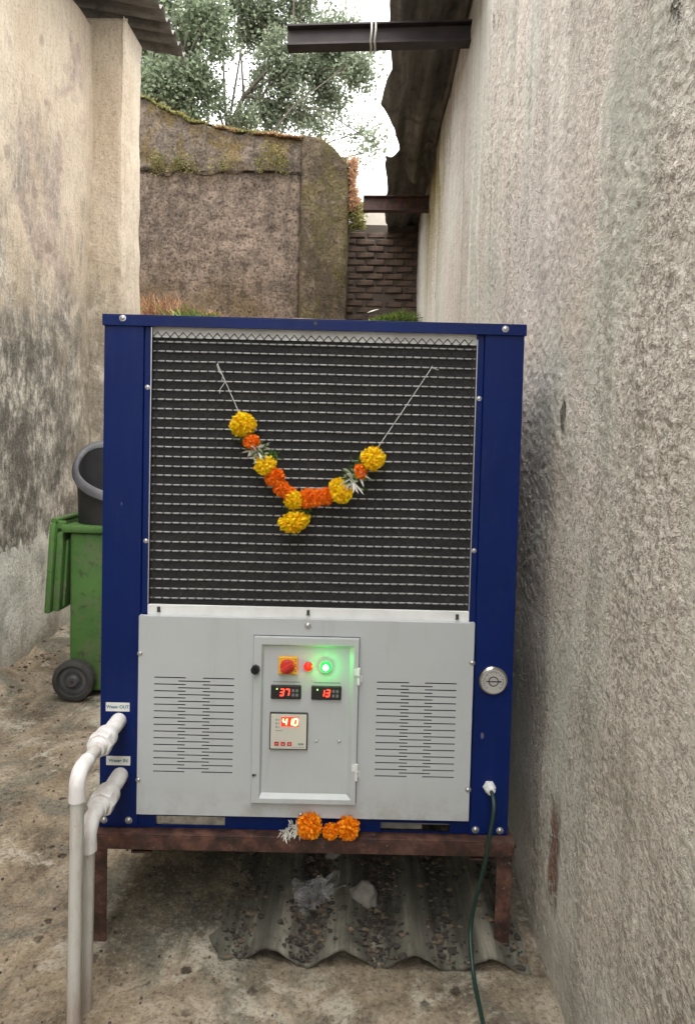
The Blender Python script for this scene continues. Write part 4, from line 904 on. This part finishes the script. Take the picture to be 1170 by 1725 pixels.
# ------------------------------------------------------------------ flowers
def flower_mesh(name, n, mat, flat=0.8, pl=0.36, pw=0.135, core=0.66):
    mb = MB(); sq = random.uniform(0, 9); mb.lathe([(-core * .6, .1), (-core * .45, core * .6), (-.1, core * .86), (.2, core * .84), (core * .5, core * .6), (core * .68, .1)], (0, 0, 0), (0, -1, 0), 14)
    for i in range(n):
        z = 1 - 2 * (i + .5) / n; a = i * 2.39996 + random.uniform(-.25, .25); r_ = math.sqrt(max(0, 1 - z * z))
        d = Vector((r_ * cos(a), -z, r_ * sin(a))); s_ = d.cross(Vector((random.gauss(0, 1), random.gauss(0, 1), random.gauss(0, 1)))).normalized(); u = d.cross(s_)
        lump = 1 + .28 * mnoise.noise(d * 1.6 + Vector((sq, 0, 0))); ln = pl * random.uniform(.6, 1.35) * lump; wd = pw * random.uniform(.8, 1.25)
        b = d * core * .85; m_ = d * (core + ln * .55) + u * ln * .18; e = d * (core + ln * .85) + u * ln * random.uniform(.25, .75)
        mb.add([b - s_ * wd * .4, b + s_ * wd * .4, m_ + s_ * wd, e + s_ * wd * .75 + d * .03, e + u * .05, e - s_ * wd * .75 + d * .03, m_ - s_ * wd], [(0, 1, 2, 6), (6, 2, 3, 4), (6, 4, 5)])
    mb.v = [(x, y * flat, z) for x, y, z in mb.v]
    return mb.mesh(name, mat)
FY = [flower_mesh('marigold', 330, MT['mary']) for _ in range(3)]; FO = [flower_mesh('marigold', 330, MT['maro']) for _ in range(3)]
FL = [flower_mesh('marigold_flower', 300, MT['loosemaro'], 0.85, 0.34, 0.13) for _ in range(3)]
def tuft_mesh(n, L, spread, green=0.25):
    mb = MB()
    for i in range(n):
        a = random.uniform(0, 2 * pi); d = Vector((cos(a), random.uniform(-1.0, .1), sin(a))).normalized(); s_ = d.cross(Vector((0, 1, .3))).normalized()
        l = L * random.uniform(.6, 1.15); b = Vector((random.gauss(0, spread), random.gauss(0, spread * .4), random.gauss(0, spread))); wd = L * .085
        mi = 1 if random.random() < green else 0
        mb.add([b - s_ * wd * .5, b + s_ * wd * .5, b + d * l * .6 + s_ * wd, b + d * l + Vector((0, 0, -.1 * l)), b + d * l * .6 - s_ * wd], [(0, 1, 2, 4), (4, 2, 3)], mi)
    return mb
ga = thing('flower_garland', 'marigold garland of yellow and orange flowers strung across the coil guard', 'garland', cw(0.55, -0.02, 1.0), CA)
GO = Vector((0.55, -0.02, 1.0))
def gpart(me, name, x, y, z, sx, sy, sz, rot=None):
    o = bpy.data.objects.new(name, me); COL.objects.link(o); o.parent = ga; o.location = Vector((x, y, z)) - GO; o.scale = (sx, sy, sz)
    o.rotation_euler = rot or (random.uniform(-.4, .4), random.uniform(-pi, pi), random.uniform(-.4, .4)); return o
E = '' 
for c, x, z, r, rz in [('y', .404, 1.190, .036, .034), ('o', .430, 1.142, .024, .022), ('y', .469, 1.077, .031, .028), ('o', .497, 1.044, .029, .027), ('o', .517, 1.014, .0225, .023), ('o', .539, .997, .0225, .022),
                       ('y', .554, .980, .029, .026), ('y', .555, .917, .044, .030), ('o', .591, .986, .026, .029), ('o', .617, .988, .0215, .027), ('o', .643, .992, .0225, .026), ('y', .675, 1.022, .0245, .024),
                       ('y', .686, 1.003, .030, .029), ('o', .740, 1.066, .0205, .0225), ('y', .773, 1.102, .034, .034)]:
    gpart(random.choice(FY if c == 'y' else FO), 'marigold', x, -0.030 - random.uniform(0, .006), z, r, r * .9, rz, (random.uniform(-.35, .35), random.uniform(-.25, .25), random.uniform(-.35, .35)))
sep = tuft_mesh(40, 0.024, 0.010, 1.0).mesh('sepals', [MT['white_pet'], MT['stemgreen']])
for x, z in ((.404, 1.158), (.425, 1.158), (.745, 1.085), (.578, .958), (.545, .955), (.755, 1.088), (.480, 1.095), (.575, .97)): gpart(sep, 'sepals', x, -0.018, z, 1, 1, 1)
tf = tuft_mesh(46, 0.046, 0.010, .35).mesh('tuberose', [MT['white_pet'], MT['stemgreen']])
gpart(tf, 'tuberose', .450, -.028, 1.113, .85, .9, .75, (0, .3, 0)); tf2 = tuft_mesh(64, 0.05, 0.012, .4).mesh('tuberose', [MT['white_pet'], MT['stemgreen']])
gpart(tf2, 'tuberose', .722, -.028, 1.040, .8, .8, .8, (0, 0, 0)); gpart(tf, 'tuberose', .457, -.026, 1.090, .55, .6, .55, (0, 2, 0))
def string(pts, r=0.0011):
    mb = MB(); mb.tube([Vector(p) - GO for p in pts], r, 6); mb.build('string', MT['thread'], ga, True)
string([(.323, .008, 1.364), (.326, -.002, 1.358), (.350, -.006, 1.308), (.392, -.02, 1.222), (.404, -.03, 1.19)])
string([(.322, -.002, 1.360), (.331, -.004, 1.338), (.341, -.004, 1.330), (.338, -.004, 1.315), (.347, -.005, 1.310), (.334, -.006, 1.290), (.333, -.006, 1.278)], .001)
string([(.939, .008, 1.372), (.936, -.002, 1.366), (.87, -.008, 1.262), (.789, -.02, 1.137), (.773, -.03, 1.102)])
string([(.936, -.002, 1.368), (.948, -.003, 1.362), (.956, -.002, 1.360)], .0009)
string([(.404, -.03, 1.19), (.45, -.028, 1.113), (.497, -.03, 1.044), (.54, -.03, .997), (.591, -.03, .986), (.643, -.03, .99), (.686, -.03, 1.005), (.722, -.028, 1.04), (.773, -.03, 1.102)])
string([(.555, -.03, .975), (.555, -.028, .92)])
# loose flowers on the front ledge
for me, x, z, r, lab in ((FL[0], .617, .038, .0375, 'largest of the loose orange marigolds, next to the white flower on the ledge'), (FL[1], .680, .0225, .0235, 'small orange marigold in the middle of the ledge row'), (FL[2], .730, .0325, .0335, 'smooth round orange marigold at the outer end of the ledge row')):
    o = bpy.data.objects.new('marigold_flower', me); COL.objects.link(o); o.location = cw(x, -.032, z - .002); o.scale = (r, r, r); o.rotation_euler = (random.uniform(-.3, .3), random.uniform(-2, 2), CA)
    tag(o, lab, 'flower', 'loose marigolds on the ledge')
wf = thing('white_flower', 'small white flower lying beside the largest loose orange marigold', 'flower', cw(.575, -.03, 0.0), CA)
for sx, dx, dz in ((1, .008, .026), (.75, -.022, .012)):
    tuft_mesh(70, 0.024 * sx, 0.007, 0).build('petals', [MT['white_pet'], MT['stemgreen']], wf, loc=(dx, 0, dz))
MB().lathe([(0, .004), (.01, .010), (.02, .006)], (-.006, 0.004, .006), (1, 0, .4), 10).build('sepal_cup', MT['stemgreen'], wf, True)

# ------------------------------------------------------------------ bins
gb = thing('wheelie_bin', 'scuffed green wheelie bin with its lid hanging open by the left wall', 'bin', (-1.25, 4.0, 0))
BO2 = Vector((-1.25, 4.0, 0))
def taper(x0, x1, y0, y1, z0, X0, X1, Y0, Y1, z1, r=0.03):
    mb = MB(); vs = [];
    for (a, b, c, d, z) in ((x0, x1, y0, y1, z0), (X0, X1, Y0, Y1, z1)):
        vs += [(a, c, z), (b, c, z), (b, d, z), (a, d, z)]
    return mb.add(vs, [(0, 3, 2, 1), (0, 1, 5, 4), (1, 2, 6, 5), (2, 3, 7, 6), (3, 0, 4, 7), (4, 5, 6, 7)])
bx0 = -0.375
body = taper(bx0, 0.20, -0.215, 0.215, 0.03, bx0 + 0.012, 0.28, -0.25, 0.25, 0.925).build('body', MT['green'], gb, True, 0.022, seg=3)
rm = MB().box(bx0 - 0.025, 0.31, -0.275, 0.275, 0.925, 0.965).build('rim', MT['green'], gb, True, 0.012)
# hinge arm, pin and handle at the back
for yy in (-0.235, 0.215): MB().box(bx0 - 0.085, bx0 - 0.015, yy, yy + 0.02, 0.94, 0.985).build('hinge_arm', MT['green'], gb, False, 0.006)
MB().tube([(bx0 - 0.075, -0.25, 0.985), (bx0 - 0.075, 0.25, 0.985)], 0.016, 12).build('handle', MT['green'], gb, True)
# open lid hanging from the pin
lid = MB(); Lr = Matrix.Translation((bx0 - 0.064, 0, 0.972)) @ Matrix.Rotation(radians(3.2), 4, 'Y')
lid.box(-0.030, 0.004, -0.265, 0.265, -0.50, 0.0, 0, Lr); lid.box(0.006, 0.045, -0.245, 0.245, -0.49, -0.05, 0, Lr); lid.box(0.047, 0.066, -0.22, 0.22, -0.47, -0.09, 0, Lr)
lo = lid.build('lid', MT['green'], gb, True, 0.010)
whl = None
for yy in (-0.275, 0.275):
    dv = Vector((0, -1, 0)); s_ = -1 if yy < 0 else 1
    w_ = MB().lathe([(-.028, .085), (-.028, .100), (-.020, .113), (.020, .113), (.028, .100), (.028, .085), (.014, .080)], (bx0 + 0.055, yy, 0.113), (0, s_, 0), 36).build('wheel', MT['rubber'], gb, True)
    MB().lathe([(.013, .080), (.016, .055), (.011, .050), (.013, .036), (.028, .030), (.033, .026), (.033, .011), (.026, .009)], (bx0 + 0.055, yy, 0.113), (0, s_, 0), 30).build('hub', MT['rim'], w_, True)
MB().tube([(bx0 + 0.055, -0.312, 0.113), (bx0 + 0.055, 0.312, 0.113)], 0.009, 10).build('axle', MT['rust'], gb, True)
# black bin standing inside the green one: straight walls, slanted mouth with a thick lip
bb = thing('black_bin', 'black plastic bin with slanted open mouth stood inside the green bin', 'bin', (-1.43, 3.93, 0.5))
def sup(k, a, b, n=40, e=2.3):
    th = 2 * pi * k / n; c_, s_ = cos(th), sin(th); return (math.copysign(abs(c_) ** (2 / e), c_) * a, math.copysign(abs(s_) ** (2 / e), s_) * b)
def rimz(y, x=0.0): return 0.78 + 0.72 * y - 0.30 * (x + 0.08)
n = 40; mb = MB(); rings = []
for sc_, zf, base in ((.82, 0, 1), (.9, .35, 0), (1.0, 1, 0), (.96, 1, 0), (.8, .02, 0), (.0, .02, 0)):
    vs = []
    for k in range(n):
        x, y = sup(k, .205 * max(sc_, .001), .17 * max(sc_, .001)); vs.append((x, y, 0 if base else rimz(y, x) * zf))
    rings.append(vs)
mb.add([p for rg in rings for p in rg], [(i * n + k, i * n + (k + 1) % n, (i + 1) * n + (k + 1) % n, (i + 1) * n + k) for i in range(len(rings) - 1) for k in range(n)] + [tuple(range(n))[::-1]])
mb.build('body', MT['blackbin'], bb, True)
mb = MB(); m_ = 8; vs = []
for k in range(n):
    x, y = sup(k, .212, .177); q = Vector((x, y, 0)).normalized()
    for j in range(m_): a = 2 * pi * j / m_; vs.append((x + q.x * .019 * cos(a), y + q.y * .019 * cos(a), rimz(y, x) + .020 * sin(a) + 0.02 * cos(a) * q.y))
mb.add(vs, [(k * m_ + j, ((k + 1) % n) * m_ + j, ((k + 1) % n) * m_ + (j + 1) % m_, k * m_ + (j + 1) % m_) for k in range(n) for j in range(m_)])
mb.build('lip', MT['rim'], bb, True)

# ------------------------------------------------------------------ things on the ground
fn = lambda a, b: (a, b, 0.024 + 0.020 * cos(2 * pi * (a + 0.44) / 0.205) + 0.008 * fbm((a, b, 0), 4) + 0.012 * (b - 2))
def fs_(t, u):
    x0 = -0.40 + 0.10 * fbm((0, u * 1.4, 0), 5, 5); y0 = 1.90 + 0.025 * fbm((t, 3, 0), 6, 5)
    return fn(x0 + (0.50 - x0) * t, y0 + (3.2 - y0) * u)
o = corrugated(fs_, lin(0, 1, 110), lin(0, 1, 80), 0.006).build('corrugated_sheet', MT['sheet'], smooth=True); tag(o, 'mossy corrugated cement sheet lying on the ground under the cabinet', 'roof sheet')
def rock(mb, c, r, sd_, sq=(1, 1, .7), mi=0):
    bm = bmesh.new(); bmesh.ops.create_icosphere(bm, subdivisions=1 if r < .012 else 3, radius=1)
    vs = [Vector(c) + Vector((v.co.x * sq[0], v.co.y * sq[1], v.co.z * sq[2])) * r * (1 + .45 * mnoise.noise(v.co * 1.3 + Vector((sd_, 0, 0)))) for v in bm.verts]
    mb.add(vs, [[v.index for v in f.verts] for f in bm.faces], mi); bm.free()
mb = MB(); random.seed(4)
for i in range(5200):
    vall = random.choice((-0.3375 + .205 * 0, -0.1325, 0.0725, 0.0725, -0.1325, 0.2775, 0.4825)) ; x = vall + random.gauss(0, .036); y = random.uniform(1.9, 3.0)
    if not -.41 < x < .49 : continue
    rock(mb, (x, y, fn(x, y)[2] + .004), random.choice((.002, .003, .003, .004, .006, .010)) * random.uniform(.7, 1.3), i, (1, random.uniform(.5, 1), random.uniform(.3, .7)), random.choice((0, 0, 1)))
for i in range(1300):
    x = random.uniform(-1.9, -.2); y = random.uniform(1.5, 4.2); rock(mb, (x, y, .004 + .01 * fbm((x, y, 0), 2.2, 5)), random.choice((.0015, .002, .002, .003, .005)), i, (1, 1, .6), random.choice((0, 1, 1)))
for i in range(200):
    y = random.uniform(2.5, 5.0); x = -2.1 + abs(random.gauss(0, .09)); rock(mb, (x, y, .03), random.uniform(.004, .013), i, (1, .8, .6), 1)
kind(mb.build('rubble', [MT['crumb'], MT['earth']]), 'stuff')
for c, r, m, sq, nm, lab, ct in (((-1.43, 2.56, .03), .055, 'redfrag', (1, .8, .7), 'brick_fragment', 'broken red brick piece on the ground near the left wall', 'brick'),
                                 ((-.075, 2.36, .035), .026, 'stone', (1, .6, .8), 'stone', 'square grey stone chip wedged in the dark rubble under the cabinet', 'stone'),
                                 ((.03, 2.16, .03), .045, 'stone', (1, .7, .9), 'stone', 'larger pale stone beside the crumpled plastic bag', 'stone')):
    mb = MB(); rock(mb, (0, 0, 0), r, r * 77, sq); o = mb.build(nm, MT[m]); o.location = c; tag(o, lab, ct, 'stones under the cabinet' if nm == 'stone' else None)
mb = MB(); A = lin(-.5, .5, 26); vs = []
for a in A:
    for b in A:
        q = fbm((a, b, 1), 2.6, 2); vs.append((a * .17 + .012 * q, b * .12 + .015 * fbm((a, b, 5), 2.5, 2), .02 + .065 * abs(q) + .035 * (0.5 - abs(a)) - .03 * abs(b) - .018 * abs(fbm((a, b, 8), 5, 1))))
mb.add(vs, [(i * 27 + j, (i + 1) * 27 + j, (i + 1) * 27 + j + 1, i * 27 + j + 1) for i in range(26) for j in range(26)])
o = mb.build('plastic_bag', MT['bag'], smooth='all'); o.location = (-.12, 2.17, .005); o.rotation_euler = (.5, 0, .2); tag(o, 'crumpled clear plastic bag lying on rubble under the cabinet', 'plastic bag')
